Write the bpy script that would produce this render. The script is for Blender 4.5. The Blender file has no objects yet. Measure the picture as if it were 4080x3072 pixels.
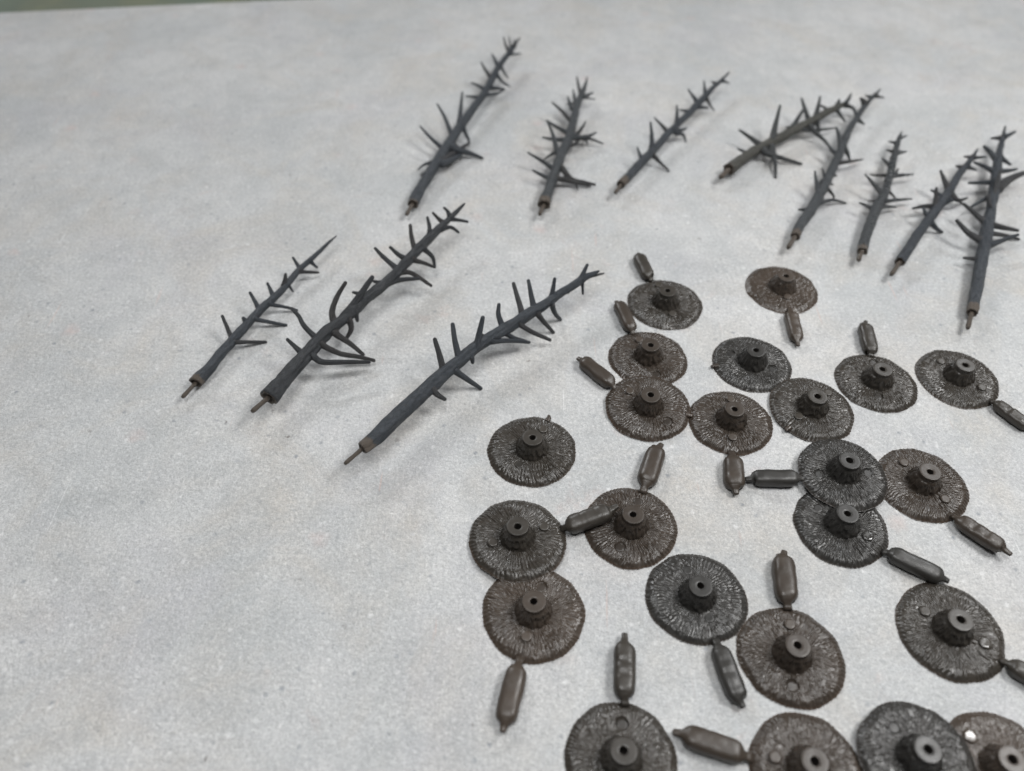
import bpy, math, random
import numpy as np
from mathutils import Vector, Matrix

# ------------------------------------------------------------------ camera, world, lamps, exposure
sc = bpy.context.scene
col = sc.collection
MM = 0.001
CAM_POS = Vector((0.0, 0.0, 219.705)) * MM
CAM_R = Vector((0.99989087, 0.0109632, 0.00990242))
CAM_U = Vector((-0.01477327, 0.7420157, 0.6702197))
CAM_D = Vector((0.0, 0.67029285, -0.74209668))
cd = bpy.data.cameras.new('camera')
cam = bpy.data.objects.new('camera', cd); col.objects.link(cam)
m = Matrix.Identity(4)
for i, a in enumerate((CAM_R, CAM_U, -CAM_D)):
    for j in range(3): m[j][i] = a[j]
m.translation = CAM_POS
cam.matrix_world = m
cd.lens = 6.8
cd.sensor_fit = 'HORIZONTAL'
cd.sensor_width = 6.8 * 4080 / 3168.805
cd.clip_start = 0.01; cd.clip_end = 20
cd.dof.use_dof = True
cd.dof.focus_distance = 0.270
cd.dof.aperture_fstop = 1.9
cd.dof.aperture_blades = 0
sc.camera = cam

world = bpy.data.worlds.new('World'); sc.world = world; world.use_nodes = True
bg = world.node_tree.nodes['Background']
bg.inputs[0].default_value = (0.97, 0.985, 1.0, 1); bg.inputs[1].default_value = 0.04

def lamp(name, loc, target, size, size_y, power, colr, along=None):
    l = bpy.data.lights.new(name, 'AREA'); l.shape = 'RECTANGLE'; l.size = size; l.size_y = size_y
    l.energy = power; l.color = colr
    o = bpy.data.objects.new(name, l); col.objects.link(o); o.location = loc
    d = (Vector(target) - Vector(loc)).normalized()
    if along:                                   # the tube's long side lies along this direction
        z = -d; x = Vector(along); x = (x - z * x.dot(z)).normalized(); y = z.cross(x)
        o.rotation_euler = Matrix((x, y, z)).transposed().to_euler()
    else: o.rotation_euler = d.to_track_quat('-Z', 'Y').to_euler()
    return o
lamp('desk_lamp_right', (0.45, 0.19, 0.62), (0.10, 0.13, 0), 0.25, 0.20, 3.5, (1.0, 0.995, 0.985))
lamp('ceiling_lamp', (-0.08, 0.04, 0.78), (-0.02, 0.08, 0), 0.36, 0.30, 3.15, (0.995, 1.0, 1.0))
lamp('tube_lamp_back_left', (-0.85, 1.95, 1.25), (0.05, 0.25, 0), 0.70, 0.04, 15.5, (0.96, 0.98, 1.0), (1, 0.05, 0))
lamp('tube_lamp_back_right', (0.95, 1.00, 0.95), (0.1, 0.2, 0), 0.45, 0.06, 4.4, (0.97, 0.985, 1.0))

sc.view_settings.view_transform = 'Standard'; sc.view_settings.look = 'None'
sc.view_settings.exposure = 0.0; sc.view_settings.gamma = 1.0

# measured layout, millimetres: x right, y away from the viewer, z up
DISCS={
 '1':(62.32, 244.38, 0.0, 15.22, [(-1.87, 10.09, 1), (1.87, -7.68, 1)]),
 '2':(112.48, 254.7, 0.0, 14.91, [(0.47, -6.74, 1)]),
 '3':(52.1, 213.21, 0.0, 14.92, [(-2.84, 8.43, 1), (1.93, -9.18, -1)]),
 '4':(91.52, 211.15, 0.0, 14.81, [(-7.56, 4.19, -1), (7.02, -3.4, -1)]),
 '5':(136.48, 202.33, 0.0, 14.81, [(1.54, 9.61, -1), (-1.9, -8.04, -1)]),
 '6':(168.0, 205.13, 0.0, 15.0, [(-4.35, 7.12, 1), (6.23, -6.03, 1)]),
 '7':(49.27, 187.69, 0.0, 15.2, [(-6.28, 6.11, 1), (6.22, -6.82, -1)]),
 '8':(78.43, 182.01, 0.0, 14.87, [(-1.06, -8.27, 1), (1.38, 9.38, 1)]),
 '9':(108.71, 188.3, 0.0, 15.04, [(-6.25, -4.97, 1), (7.12, 6.62, 1)]),
 '10':(7.25, 167.9, 0.0, 15.2, [(3.92, 8.11, 1), (-4.48, -6.83, 0)]),
 '11':(111.5, 158.3, 2.4, 14.79, [(-8.51, -1.1, -1), (8.11, -0.15, -1)]),
 '12':(138.17, 156.04, 0.0, 15.05, [(-4.12, 7.79, 1), (4.74, -6.92, 1)]),
 '13':(106.44, 139.23, 0.0, 14.91, [(-6.14, 5.85, 0), (6.94, -4.53, 2)]),
 '14':(2.46, 132.02, 0.0, 15.3, [(-7.66, -2.33, 1), (8.37, 3.76, 1)]),
 '15':(38.69, 137.78, 0.0, 15.01, [(3.1, 8.66, 0), (-4.1, -7.93, -1)]),
 '16':(7.27, 107.68, 0.0, 15.24, [(2.46, 7.87, -1), (-2.08, -8.1, 1)]),
 '17':(56.26, 113.39, 0.0, 15.08, [(-1.54, 8.5, 0), (2.56, -6.94, 0)]),
 '18':(80.67, 95.58, 0.0, 15.04, [(1.21, 8.87, 1), (-1.89, -8.87, -1)]),
 '19':(129.06, 103.97, 0.0, 15.38, [(-6.22, 5.22, 1), (7.88, -4.29, 2)]),
 '20':(29.84, 66.97, 0.0, 14.85, [(0.93, 8.85, -1)]),
 '21':(77.96, 65.14, 0.0, 14.81, [(-8.17, 2.54, 1)]),
 '22':(106.76, 67.83, 1.7, 14.9, [(-4.11, 7.36, 0)]),
 '23':(128.37, 66.18, 0.0, 14.82, [(-5.5, 7.55, 2)]),
}
TABS={
 '1':[(58.36, 257.84, 1.2, 3.0), (56.94, 259.25, 2.2, 3.0), (53.94, 272.71, 2.2, 3.08), (54.25, 275.36, 1.8, 3.1)],
 '3':[(47.55, 225.2, 1.2, 2.8), (46.77, 227.37, 2.2, 2.81), (43.01, 241.98, 2.2, 2.9), (41.88, 243.96, 1.8, 2.91)],
 '7':[(38.72, 195.84, 1.2, 3.05), (36.77, 197.93, 2.2, 3.05), (26.8, 209.53, 2.2, 3.13), (24.85, 211.31, 1.8, 3.15)],
 '2':[(112.73, 241.75, 1.2, 3.02), (111.93, 237.42, 2.2, 2.98), (111.04, 223.02, 2.2, 2.89), (110.96, 219.91, 1.8, 2.88)],
 '5':[(137.69, 214.78, 1.2, 3.01), (138.28, 216.73, 2.2, 3.02), (139.94, 231.11, 2.2, 3.11), (141.32, 234.15, 1.8, 3.14)],
 '6':[(175.66, 192.91, 1.2, 2.68), (176.35, 190.97, 2.2, 2.66), (183.3, 180.52, 2.2, 2.6), (184.39, 179.49, 1.8, 2.59)],
 '15':[(43.54, 150.02, 1.2, 3.55), (44.95, 153.45, 2.2, 3.57), (50.33, 167.63, 2.2, 3.7), (52.15, 170.33, 1.8, 3.73)],
 '14':[(16.62, 135.95, 1.2, 3.22), (18.43, 135.97, 3.0, 3.21), (31.31, 140.39, 5.2, 3.22), (34.23, 141.96, 6.0, 3.23)],
 '8':[(76.04, 167.7, 1.2, 3.68), (75.71, 164.22, 2.2, 3.64), (74.35, 152.41, 2.2, 3.54), (74.41, 150.0, 1.8, 3.52)],
 '11':[(98.81, 156.22, 2.2, 3.07), (95.45, 156.22, 2.8, 3.06), (81.27, 156.22, 2.2, 3.07), (78.59, 155.83, 2.0, 3.07)],
 '13':[(116.85, 129.55, 1.2, 3.09), (118.57, 128.36, 2.2, 3.07), (131.37, 120.48, 2.2, 3.0), (133.51, 119.31, 1.8, 3.0)],
 '12':[(143.6, 143.07, 1.2, 2.87), (144.25, 140.6, 2.6, 2.84), (153.31, 130.37, 3.4, 2.76), (155.14, 127.74, 3.6, 2.74)],
 '16':[(3.5, 93.62, 1.2, 3.22), (2.65, 90.16, 2.2, 3.18), (-0.47, 75.76, 2.2, 3.04), (-1.1, 73.17, 1.8, 3.02)],
 '17':[(59.55, 99.97, 1.2, 3.15), (60.0, 96.64, 2.2, 3.11), (63.0, 82.55, 2.2, 2.98), (64.03, 80.47, 1.8, 2.97)],
 '18':[(82.64, 109.36, 1.2, 3.54), (82.54, 111.97, 2.2, 3.55), (84.59, 126.19, 2.2, 3.7), (85.68, 128.73, 1.8, 3.73)],
 '19':[(139.76, 95.05, 1.2, 2.95), (141.54, 93.3, 2.2, 2.92), (148.56, 87.65, 2.2, 2.87), (150.71, 86.22, 1.8, 2.86)],
 '20':[(31.92, 80.58, 1.2, 3.22), (31.89, 83.05, 2.2, 3.24), (33.09, 97.4, 2.2, 3.38), (33.57, 100.98, 1.8, 3.42)],
 '21':[(64.03, 67.55, 1.2, 3.31), (60.86, 68.29, 2.2, 3.31), (47.08, 72.91, 2.2, 3.36), (44.13, 73.76, 1.8, 3.37)],
}
TREES={
 'A':([(-118.62, 187.38, 3.2, 0.65), (-116.2, 192.38, 3.2, 0.79), (-115.33, 194.77, 3.2, 0.79)],
  [(-115.68, 194.47, 3.2, 2.29), (-115.08, 196.37, 3.29, 2.39), (-112.74, 201.16, 3.55, 2.06), (-110.64, 207.15, 3.84, 1.95), (-107.23, 215.82, 4.25, 1.75), (-104.2, 222.86, 4.59, 1.69), (-100.42, 231.46, 4.99, 1.62), (-96.22, 238.98, 5.35, 1.45), (-92.39, 246.76, 5.7, 1.28), (-88.91, 255.92, 6.07, 1.2), (-85.26, 262.34, 6.36, 1.06), (-82.55, 267.36, 6.57, 0.87), (-79.86, 272.89, 6.79, 0.62), (-76.98, 277.71, 7.0, 0.26)],
  [[(-107.36, 216.21, 4.26, 0.91), (-107.56, 216.35, 4.37, 0.91), (-112.43, 224.89, 8.26, 0.91)],
   [(-106.4, 215.61, 4.27, 0.83), (-105.74, 215.11, 4.01, 0.83), (-96.08, 218.96, 0.39, 0.83)],
   [(-103.71, 224.82, 4.67, 0.97), (-104.95, 225.74, 6.67, 0.97)],
   [(-100.33, 232.14, 5.01, 0.87), (-104.55, 237.91, 9.01, 0.87)],
   [(-100.86, 227.77, 4.85, 0.84), (-100.04, 227.15, 4.48, 0.84), (-90.04, 228.58, 0.39, 0.84)],
   [(-96.37, 239.69, 5.37, 0.82), (-98.92, 243.82, 8.87, 0.82)],
   [(-96.72, 236.12, 5.25, 0.73), (-96.06, 235.51, 4.93, 0.73), (-91.33, 236.34, 2.97, 0.73), (-87.1, 236.53, 1.25, 0.73)],
   [(-93.24, 246.05, 5.65, 0.89), (-92.48, 248.71, 9.65, 0.89)],
   [(-91.82, 246.59, 5.71, 0.62), (-91.49, 246.65, 5.17, 0.62), (-90.4, 246.15, 2.71, 0.62)],
   [(-88.85, 256.71, 6.09, 0.78), (-89.05, 256.85, 6.26, 0.78), (-91.76, 259.98, 9.09, 0.78)],
   [(-88.49, 255.35, 6.06, 0.77), (-88.04, 255.06, 5.83, 0.77), (-82.01, 257.9, 3.06, 0.77)],
   [(-85.35, 261.27, 6.33, 0.77), (-85.12, 261.19, 6.0, 0.77), (-83.01, 260.95, 3.33, 0.77)]]),
 'B':([(-89.9, 176.71, 8.5, 0.52), (-88.42, 179.83, 8.5, 0.89), (-85.4, 184.09, 8.5, 0.9)],
  [(-85.48, 183.24, 8.5, 3.15), (-84.56, 185.28, 8.62, 3.37), (-83.27, 188.16, 8.78, 3.08), (-80.58, 193.76, 9.1, 2.6), (-76.98, 200.97, 9.5, 2.54), (-72.84, 209.18, 9.95, 2.53), (-69.32, 215.34, 10.29, 2.4), (-64.55, 221.65, 10.67, 2.21), (-61.3, 227.34, 10.97, 2.46), (-59.89, 229.82, 11.1, 2.47), (-57.38, 233.16, 11.29, 2.04), (-53.27, 238.26, 11.59, 2.06), (-47.64, 247.03, 12.03, 2.09), (-41.99, 258.04, 12.52, 2.08), (-37.66, 265.65, 12.86, 1.93), (-33.21, 273.51, 13.2, 1.71), (-28.01, 282.13, 13.57, 1.18), (-25.06, 287.35, 13.78, 1.0), (-22.06, 292.89, 14.0, 0.44)],
  [[(-76.9, 203.66, 9.6, 1.01), (-77.78, 204.29, 10.03, 1.01), (-83.05, 208.26, 12.6, 1.01)],
   [(-72.66, 210.85, 10.01, 1.05), (-73.16, 211.28, 10.23, 1.05), (-78.06, 215.5, 12.3, 1.05), (-80.83, 219.64, 13.78, 1.05), (-83.7, 222.42, 15.01, 1.05)],
   [(-67.44, 219.23, 10.48, 1.16), (-67.93, 219.67, 10.9, 1.16), (-68.91, 223.2, 13.05, 1.16), (-67.33, 228.24, 16.24, 1.16), (-64.35, 232.59, 19.48, 1.16)],
   [(-62.55, 226.08, 10.88, 1.4), (-62.87, 226.29, 11.11, 1.4), (-59.57, 230.6, 14.3, 1.4), (-54.69, 236.71, 18.88, 1.4)],
   [(-58.09, 233.86, 11.28, 0.91), (-58.9, 235.32, 10.92, 0.91), (-63.64, 238.69, 9.28, 0.91)],
   [(-73.9, 203.49, 9.71, 1.05), (-72.52, 202.22, 9.49, 1.05), (-69.26, 200.45, 9.02, 1.05), (-61.89, 201.61, 7.97, 1.05), (-52.92, 203.0, 6.71, 1.05)],
   [(-71.09, 209.09, 10.01, 1.05), (-69.93, 208.11, 9.5, 1.05), (-63.87, 206.54, 7.23, 1.05), (-57.55, 207.33, 4.95, 1.05), (-52.13, 207.34, 3.01, 1.05)],
   [(-67.2, 215.15, 10.37, 1.13), (-66.13, 214.16, 9.53, 1.13), (-61.5, 212.73, 6.65, 1.13), (-56.55, 210.07, 3.37, 1.13)],
   [(-63.15, 221.34, 10.71, 1.08), (-62.29, 221.03, 9.73, 1.08), (-61.85, 219.11, 7.6, 1.08), (-63.86, 217.08, 4.71, 1.08)],
   [(-61.14, 225.77, 10.93, 1.03), (-60.57, 225.6, 10.23, 1.03), (-60.05, 223.83, 7.93, 1.03)],
   [(-52.06, 241.17, 11.71, 0.92), (-52.55, 242.08, 11.44, 0.92), (-56.45, 245.11, 9.71, 0.92)],
   [(-51.68, 239.98, 11.69, 1.08), (-46.29, 244.61, 10.81, 1.08), (-38.45, 247.22, 9.69, 1.08)],
   [(-46.52, 247.92, 12.1, 0.99), (-41.46, 250.22, 9.88, 0.99), (-33.5, 247.06, 6.1, 0.99)],
   [(-47.21, 250.09, 12.13, 1.04), (-48.0, 250.74, 12.47, 1.04), (-53.11, 254.68, 14.61, 1.04), (-56.54, 258.03, 16.13, 1.04)],
   [(-43.83, 255.63, 12.4, 1.04), (-44.23, 255.88, 12.65, 1.04), (-47.23, 256.61, 14.34, 1.04), (-50.44, 258.62, 16.4, 1.04)],
   [(-40.59, 262.0, 12.67, 1.07), (-41.1, 262.28, 13.08, 1.07), (-42.48, 265.95, 15.65, 1.07), (-43.3, 270.6, 18.67, 1.07)],
   [(-41.48, 256.43, 12.5, 0.94), (-40.61, 255.94, 11.88, 0.94), (-36.54, 256.95, 9.57, 0.94), (-32.95, 257.13, 7.5, 0.94)],
   [(-37.69, 263.1, 12.8, 1.01), (-36.87, 262.85, 11.93, 1.01), (-33.87, 261.93, 8.76, 1.01), (-33.03, 259.19, 5.8, 1.01)],
   [(-35.77, 269.55, 13.02, 1.0), (-35.72, 273.38, 15.59, 1.0), (-36.66, 276.87, 18.02, 1.0)],
   [(-31.43, 275.52, 13.31, 0.98), (-31.1, 275.2, 13.15, 0.98), (-27.25, 278.88, 11.65, 0.98), (-23.98, 277.26, 10.31, 0.98)],
   [(-30.34, 279.42, 13.43, 0.92), (-30.75, 279.73, 13.71, 0.92), (-32.68, 280.68, 14.93, 0.92), (-34.84, 282.32, 16.43, 0.92)],
   [(-27.1, 282.69, 13.61, 0.91), (-26.73, 282.3, 13.47, 0.91), (-20.34, 283.16, 11.61, 0.91)],
   [(-27.78, 283.7, 13.61, 0.84), (-28.78, 285.32, 15.17, 0.84), (-30.37, 285.98, 16.61, 0.84)]]),
 'C':([(-54.32, 154.69, 9.0, 0.62), (-53.82, 155.8, 9.0, 0.76), (-50.21, 160.35, 9.0, 0.86), (-49.05, 161.8, 9.0, 0.86)],
  [(-49.54, 161.05, 9.0, 2.21), (-48.82, 161.77, 9.04, 2.45), (-46.44, 164.58, 9.18, 2.51), (-44.07, 167.71, 9.33, 2.53), (-40.06, 173.25, 9.59, 2.66), (-33.82, 181.68, 9.96, 2.71), (-27.34, 190.47, 10.34, 2.57), (-22.86, 196.31, 10.58, 2.4), (-17.3, 202.99, 10.87, 2.34), (-13.49, 207.45, 11.06, 2.31), (-9.58, 210.93, 11.23, 2.17), (-4.09, 215.54, 11.47, 2.19), (1.5, 220.61, 11.71, 2.11), (6.69, 225.42, 11.92, 2.13), (13.05, 231.11, 12.18, 1.94), (18.49, 236.54, 12.41, 1.69), (22.9, 240.1, 12.58, 1.59), (26.84, 244.13, 12.73, 1.5), (29.68, 246.57, 12.84, 1.22), (34.21, 249.44, 13.0, 0.45)],
  [[(-24.3, 195.6, 10.53, 1.17), (-24.77, 195.87, 11.01, 1.17), (-26.3, 199.7, 14.76, 1.17), (-27.97, 203.5, 18.53, 1.17)],
   [(-19.1, 201.72, 10.8, 1.19), (-19.47, 201.98, 11.16, 1.19), (-21.06, 206.5, 15.02, 1.19), (-22.02, 211.14, 18.8, 1.19)],
   [(-13.67, 206.75, 11.04, 1.2), (-13.43, 206.17, 11.28, 1.2), (-12.24, 210.11, 15.84, 1.2), (-11.04, 213.67, 20.04, 1.2)],
   [(-28.38, 187.14, 10.24, 1.09), (-27.57, 186.53, 9.65, 1.09), (-26.11, 185.53, 8.63, 1.09), (-23.74, 184.88, 7.24, 1.09)],
   [(-20.85, 196.48, 10.65, 1.11), (-19.95, 196.13, 9.41, 1.11), (-15.18, 196.22, 4.29, 1.11), (-11.52, 196.33, 0.52, 1.11)],
   [(-15.62, 202.99, 10.92, 1.01), (-14.84, 202.95, 9.54, 1.01), (-14.61, 202.43, 7.92, 1.01)],
   [(-9.83, 211.4, 11.23, 0.91), (-10.11, 211.8, 11.43, 0.91), (-11.65, 212.76, 12.23, 0.91)],
   [(-7.97, 211.18, 11.29, 0.97), (-7.54, 210.54, 10.95, 0.97), (-4.03, 212.45, 9.48, 0.97), (0.57, 214.45, 7.6, 0.97), (6.31, 216.03, 5.29, 0.97)],
   [(-3.36, 215.45, 11.49, 0.91), (-3.06, 215.21, 11.09, 0.91), (0.56, 215.49, 8.03, 0.91), (5.29, 217.33, 4.49, 0.91)],
   [(-3.52, 216.95, 11.5, 1.08), (-3.87, 217.29, 11.91, 1.08), (-5.48, 220.66, 15.03, 1.08), (-5.38, 223.64, 17.5, 1.08)],
   [(3.82, 222.82, 11.8, 1.11), (1.91, 228.8, 15.43, 1.11), (-0.01, 234.37, 18.8, 1.11)],
   [(1.74, 220.11, 11.71, 0.97), (2.03, 219.8, 11.42, 0.97), (7.82, 218.95, 7.69, 0.97), (14.51, 219.06, 3.71, 0.97)],
   [(8.84, 226.11, 12.0, 1.05), (9.34, 226.08, 11.02, 1.05), (12.72, 226.32, 5.45, 1.05), (16.05, 226.71, 0.49, 1.05)],
   [(8.26, 227.49, 12.0, 1.11), (8.0, 227.75, 12.29, 1.11), (6.88, 231.81, 15.65, 1.11), (5.76, 235.88, 19.0, 1.11)],
   [(14.44, 231.3, 12.23, 1.06), (14.97, 231.66, 11.01, 1.06), (16.61, 232.53, 5.2, 1.06), (19.07, 234.06, 0.5, 1.06)],
   [(14.95, 233.42, 12.27, 0.98), (15.4, 235.74, 15.16, 0.98), (15.99, 238.18, 18.27, 0.98)],
   [(26.28, 243.72, 12.71, 0.92), (27.62, 245.89, 14.43, 0.92), (29.32, 248.82, 16.71, 0.92)],
   [(27.08, 243.59, 12.73, 0.68), (27.41, 243.63, 12.11, 0.68), (28.05, 242.8, 6.73, 0.68)],
   [(29.09, 245.75, 12.81, 0.56), (33.16, 248.41, 11.72, 0.56), (36.54, 250.84, 10.81, 0.56)],
   [(22.34, 239.7, 12.55, 0.62), (21.68, 237.59, 11.55, 0.62)]]),
 'D':([(-48.86, 297.96, 4.0, 0.65), (-47.58, 304.44, 4.0, 0.99), (-46.75, 307.28, 4.0, 1.0)],
  [(-46.91, 306.05, 4.0, 2.42), (-46.1, 309.39, 4.19, 2.54), (-43.78, 318.38, 4.68, 2.36), (-39.75, 332.44, 5.44, 2.42), (-36.95, 342.22, 5.94, 2.57), (-34.0, 351.3, 6.41, 2.49), (-30.48, 362.82, 6.98, 2.31), (-26.77, 373.68, 7.5, 2.11), (-22.36, 386.11, 8.09, 1.97), (-17.77, 399.06, 8.68, 1.89), (-14.27, 411.36, 9.19, 1.8), (-11.31, 424.19, 9.67, 1.65), (-8.16, 433.46, 10.04, 1.48), (-4.91, 442.99, 10.42, 1.37), (-2.25, 449.97, 10.69, 0.92), (-1.65, 460.06, 11.0, 0.33)],
  [[(-35.51, 349.45, 6.28, 1.1), (-36.3, 350.08, 6.45, 1.1), (-42.74, 357.44, 7.93, 1.1), (-48.26, 365.26, 9.28, 1.1)],
   [(-31.65, 361.15, 6.87, 1.14), (-32.22, 361.49, 7.06, 1.14), (-36.56, 374.08, 9.81, 1.14), (-40.79, 382.95, 11.87, 1.14)],
   [(-28.2, 371.82, 7.38, 1.25), (-28.85, 372.15, 7.67, 1.25), (-28.64, 381.69, 10.41, 1.25), (-28.29, 392.38, 13.38, 1.25)],
   [(-19.63, 395.9, 8.51, 0.98), (-20.24, 396.55, 8.61, 0.98), (-26.58, 395.95, 9.51, 0.98)],
   [(-16.79, 404.58, 8.89, 1.01), (-17.32, 404.91, 9.04, 1.01), (-20.94, 406.84, 10.04, 1.01), (-24.2, 407.73, 10.89, 1.01)],
   [(-13.71, 417.03, 9.38, 1.04), (-14.44, 417.12, 9.7, 1.04), (-17.19, 421.55, 11.58, 1.04), (-19.65, 426.19, 13.38, 1.04)],
   [(-10.4, 428.15, 9.81, 1.05), (-12.17, 432.22, 11.97, 1.05), (-13.92, 435.51, 13.81, 1.05)],
   [(-38.53, 338.74, 5.74, 0.89), (-39.12, 339.49, 5.62, 0.89), (-44.34, 337.96, 4.5, 0.89), (-47.04, 334.88, 3.74, 0.89)],
   [(-41.21, 329.9, 5.27, 0.88), (-41.99, 331.1, 4.93, 0.88), (-45.43, 330.69, 3.27, 0.88)],
   [(-27.45, 368.25, 7.29, 1.07), (-26.52, 368.17, 6.62, 1.07), (-25.23, 365.66, 4.72, 1.07), (-23.65, 363.3, 2.75, 1.07), (-24.2, 361.16, 1.29, 1.07)],
   [(-36.87, 339.89, 5.85, 1.69), (-36.18, 339.41, 5.72, 1.69), (-30.39, 349.24, 4.38, 1.69), (-23.53, 360.85, 2.85, 1.69)],
   [(-31.76, 351.28, 6.5, 1.65), (-29.81, 350.39, 5.7, 1.65), (-23.36, 351.14, 3.33, 1.65), (-16.49, 350.74, 0.77, 1.65)],
   [(-36.7, 338.43, 5.8, 1.67), (-35.49, 337.67, 5.5, 1.67), (-30.11, 344.29, 4.1, 1.67), (-25.87, 353.03, 2.8, 1.67)],
   [(-31.47, 353.91, 6.61, 1.14), (-30.06, 354.41, 5.27, 1.14), (-27.22, 355.53, 2.61, 1.14)],
   [(-14.4, 407.37, 9.06, 1.16), (-13.5, 407.07, 8.67, 1.16), (-6.73, 410.96, 6.06, 1.16)],
   [(-17.02, 399.62, 8.73, 1.0), (-16.5, 399.41, 8.52, 1.0), (-10.85, 404.74, 6.48, 1.0), (-6.43, 412.87, 4.73, 1.0)],
   [(-11.42, 419.83, 9.54, 1.0), (-10.54, 419.73, 9.14, 1.0), (-7.82, 416.32, 7.45, 1.0), (-3.82, 414.75, 5.54, 1.0)],
   [(-9.04, 429.83, 9.91, 0.93), (-8.76, 429.77, 9.74, 0.93), (-6.67, 425.88, 7.52, 0.93), (-4.61, 423.84, 5.91, 0.93)],
   [(-4.25, 444.37, 10.48, 0.9), (-6.41, 450.22, 11.92, 0.9), (-7.92, 457.48, 13.48, 0.9)],
   [(-3.6, 447.17, 10.57, 0.72), (-4.03, 452.88, 12.13, 0.72), (-4.8, 458.15, 13.57, 0.72)],
   [(-1.92, 451.39, 10.74, 0.9), (-0.23, 455.28, 11.79, 0.9), (1.48, 458.65, 12.74, 0.9)],
   [(-4.55, 442.8, 10.43, 0.88), (-4.22, 442.51, 10.31, 0.88), (-0.81, 445.45, 9.32, 0.88), (2.3, 447.74, 8.43, 0.88)]]),
 'E':([(11.33, 299.41, 4.0, 0.65), (12.46, 304.13, 4.0, 1.03), (13.31, 307.71, 4.0, 1.03)],
  [(13.44, 306.68, 4.0, 2.76), (14.05, 310.27, 4.19, 2.78), (15.32, 315.6, 4.47, 2.35), (17.68, 325.76, 4.98, 2.4), (20.36, 336.31, 5.51, 2.34), (22.62, 346.42, 5.98, 2.24), (25.43, 356.0, 6.44, 2.23), (27.82, 365.91, 6.88, 2.16), (29.81, 377.13, 7.34, 2.0), (31.55, 387.8, 7.76, 1.83), (33.86, 397.83, 8.16, 1.65), (36.15, 406.08, 8.49, 1.26), (37.88, 413.5, 8.77, 0.74), (38.87, 420.0, 9.0, 0.27)],
  [[(16.66, 326.9, 5.0, 1.01), (15.27, 327.32, 5.32, 1.01), (11.37, 329.22, 6.26, 1.01), (8.34, 331.02, 7.0, 1.01)],
   [(18.95, 334.8, 5.4, 1.1), (17.86, 335.16, 5.63, 1.1), (11.96, 339.89, 7.05, 1.1), (6.0, 343.87, 8.4, 1.1)],
   [(21.29, 347.21, 5.98, 0.89), (19.71, 349.2, 5.35, 0.89), (17.22, 348.47, 4.34, 0.89), (14.21, 346.44, 2.98, 0.89)],
   [(21.76, 347.29, 5.99, 1.22), (20.61, 347.37, 6.49, 1.22), (18.41, 357.83, 10.31, 1.22), (15.89, 364.76, 12.99, 1.22)],
   [(26.74, 365.28, 6.82, 1.08), (25.73, 365.51, 7.07, 1.08), (20.04, 368.63, 8.6, 1.08), (15.64, 371.82, 9.82, 1.08)],
   [(25.31, 358.61, 6.53, 1.05), (24.51, 359.14, 6.53, 1.05), (18.89, 359.46, 6.53, 1.05), (13.53, 361.24, 6.53, 1.05)],
   [(28.77, 376.64, 7.3, 1.04), (27.67, 376.7, 7.55, 1.04), (23.59, 383.36, 8.93, 1.04), (18.87, 389.09, 10.3, 1.04)],
   [(30.38, 387.27, 7.73, 0.98), (29.08, 386.92, 8.21, 0.98), (27.82, 391.58, 9.68, 0.98), (26.97, 394.97, 10.73, 0.98)],
   [(31.22, 391.89, 7.9, 0.69), (29.87, 392.81, 7.9, 0.69), (26.59, 391.64, 7.9, 0.69)],
   [(32.2, 393.33, 7.97, 0.92), (31.48, 393.26, 8.26, 0.92), (30.75, 397.26, 9.57, 0.92), (30.29, 401.71, 10.97, 0.92)],
   [(34.54, 400.9, 8.28, 0.94), (33.41, 408.78, 9.96, 0.94), (32.88, 415.29, 11.28, 0.94)],
   [(34.61, 399.16, 8.23, 1.12), (35.0, 398.94, 8.16, 1.12), (37.92, 402.03, 7.74, 1.12), (41.38, 406.2, 7.23, 1.12)],
   [(34.92, 399.36, 8.24, 0.7), (35.58, 399.36, 7.95, 0.7), (42.56, 402.68, 5.24, 0.7)],
   [(29.19, 365.07, 6.88, 1.08), (30.79, 363.4, 7.25, 1.08), (33.52, 367.9, 8.1, 1.08), (35.63, 372.77, 8.88, 1.08)],
   [(29.11, 362.74, 6.79, 1.13), (31.31, 361.96, 6.4, 1.13), (36.66, 364.54, 5.54, 1.13), (41.16, 369.37, 4.79, 1.13)],
   [(27.91, 361.27, 6.7, 1.04), (29.21, 360.99, 6.37, 1.04), (36.71, 364.14, 4.62, 1.04), (44.3, 362.54, 2.7, 1.04)],
   [(29.52, 362.21, 6.78, 0.91), (32.45, 362.83, 5.33, 0.91), (35.72, 363.66, 3.74, 0.91), (36.54, 361.91, 2.78, 0.91)],
   [(21.44, 335.52, 5.5, 1.35), (22.81, 335.18, 5.14, 1.35), (27.12, 329.12, 3.5, 1.35), (33.1, 328.98, 1.98, 1.35), (38.53, 329.26, 0.63, 1.35)],
   [(19.17, 327.97, 5.12, 1.23), (20.16, 327.7, 4.87, 1.23), (27.07, 327.37, 3.23, 1.23), (36.0, 326.93, 1.12, 1.23)],
   [(22.98, 326.69, 5.17, 0.86), (28.55, 326.96, 2.68, 0.86), (29.98, 323.73, 1.17, 0.86)],
   [(24.84, 353.35, 6.32, 1.18), (30.22, 358.39, 5.08, 1.18), (32.61, 364.54, 4.32, 1.18)]]),
 'F':([(46.76, 316.03, 5.0, 0.57), (48.78, 320.47, 5.0, 0.96), (49.9, 322.51, 5.0, 0.96)],
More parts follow.
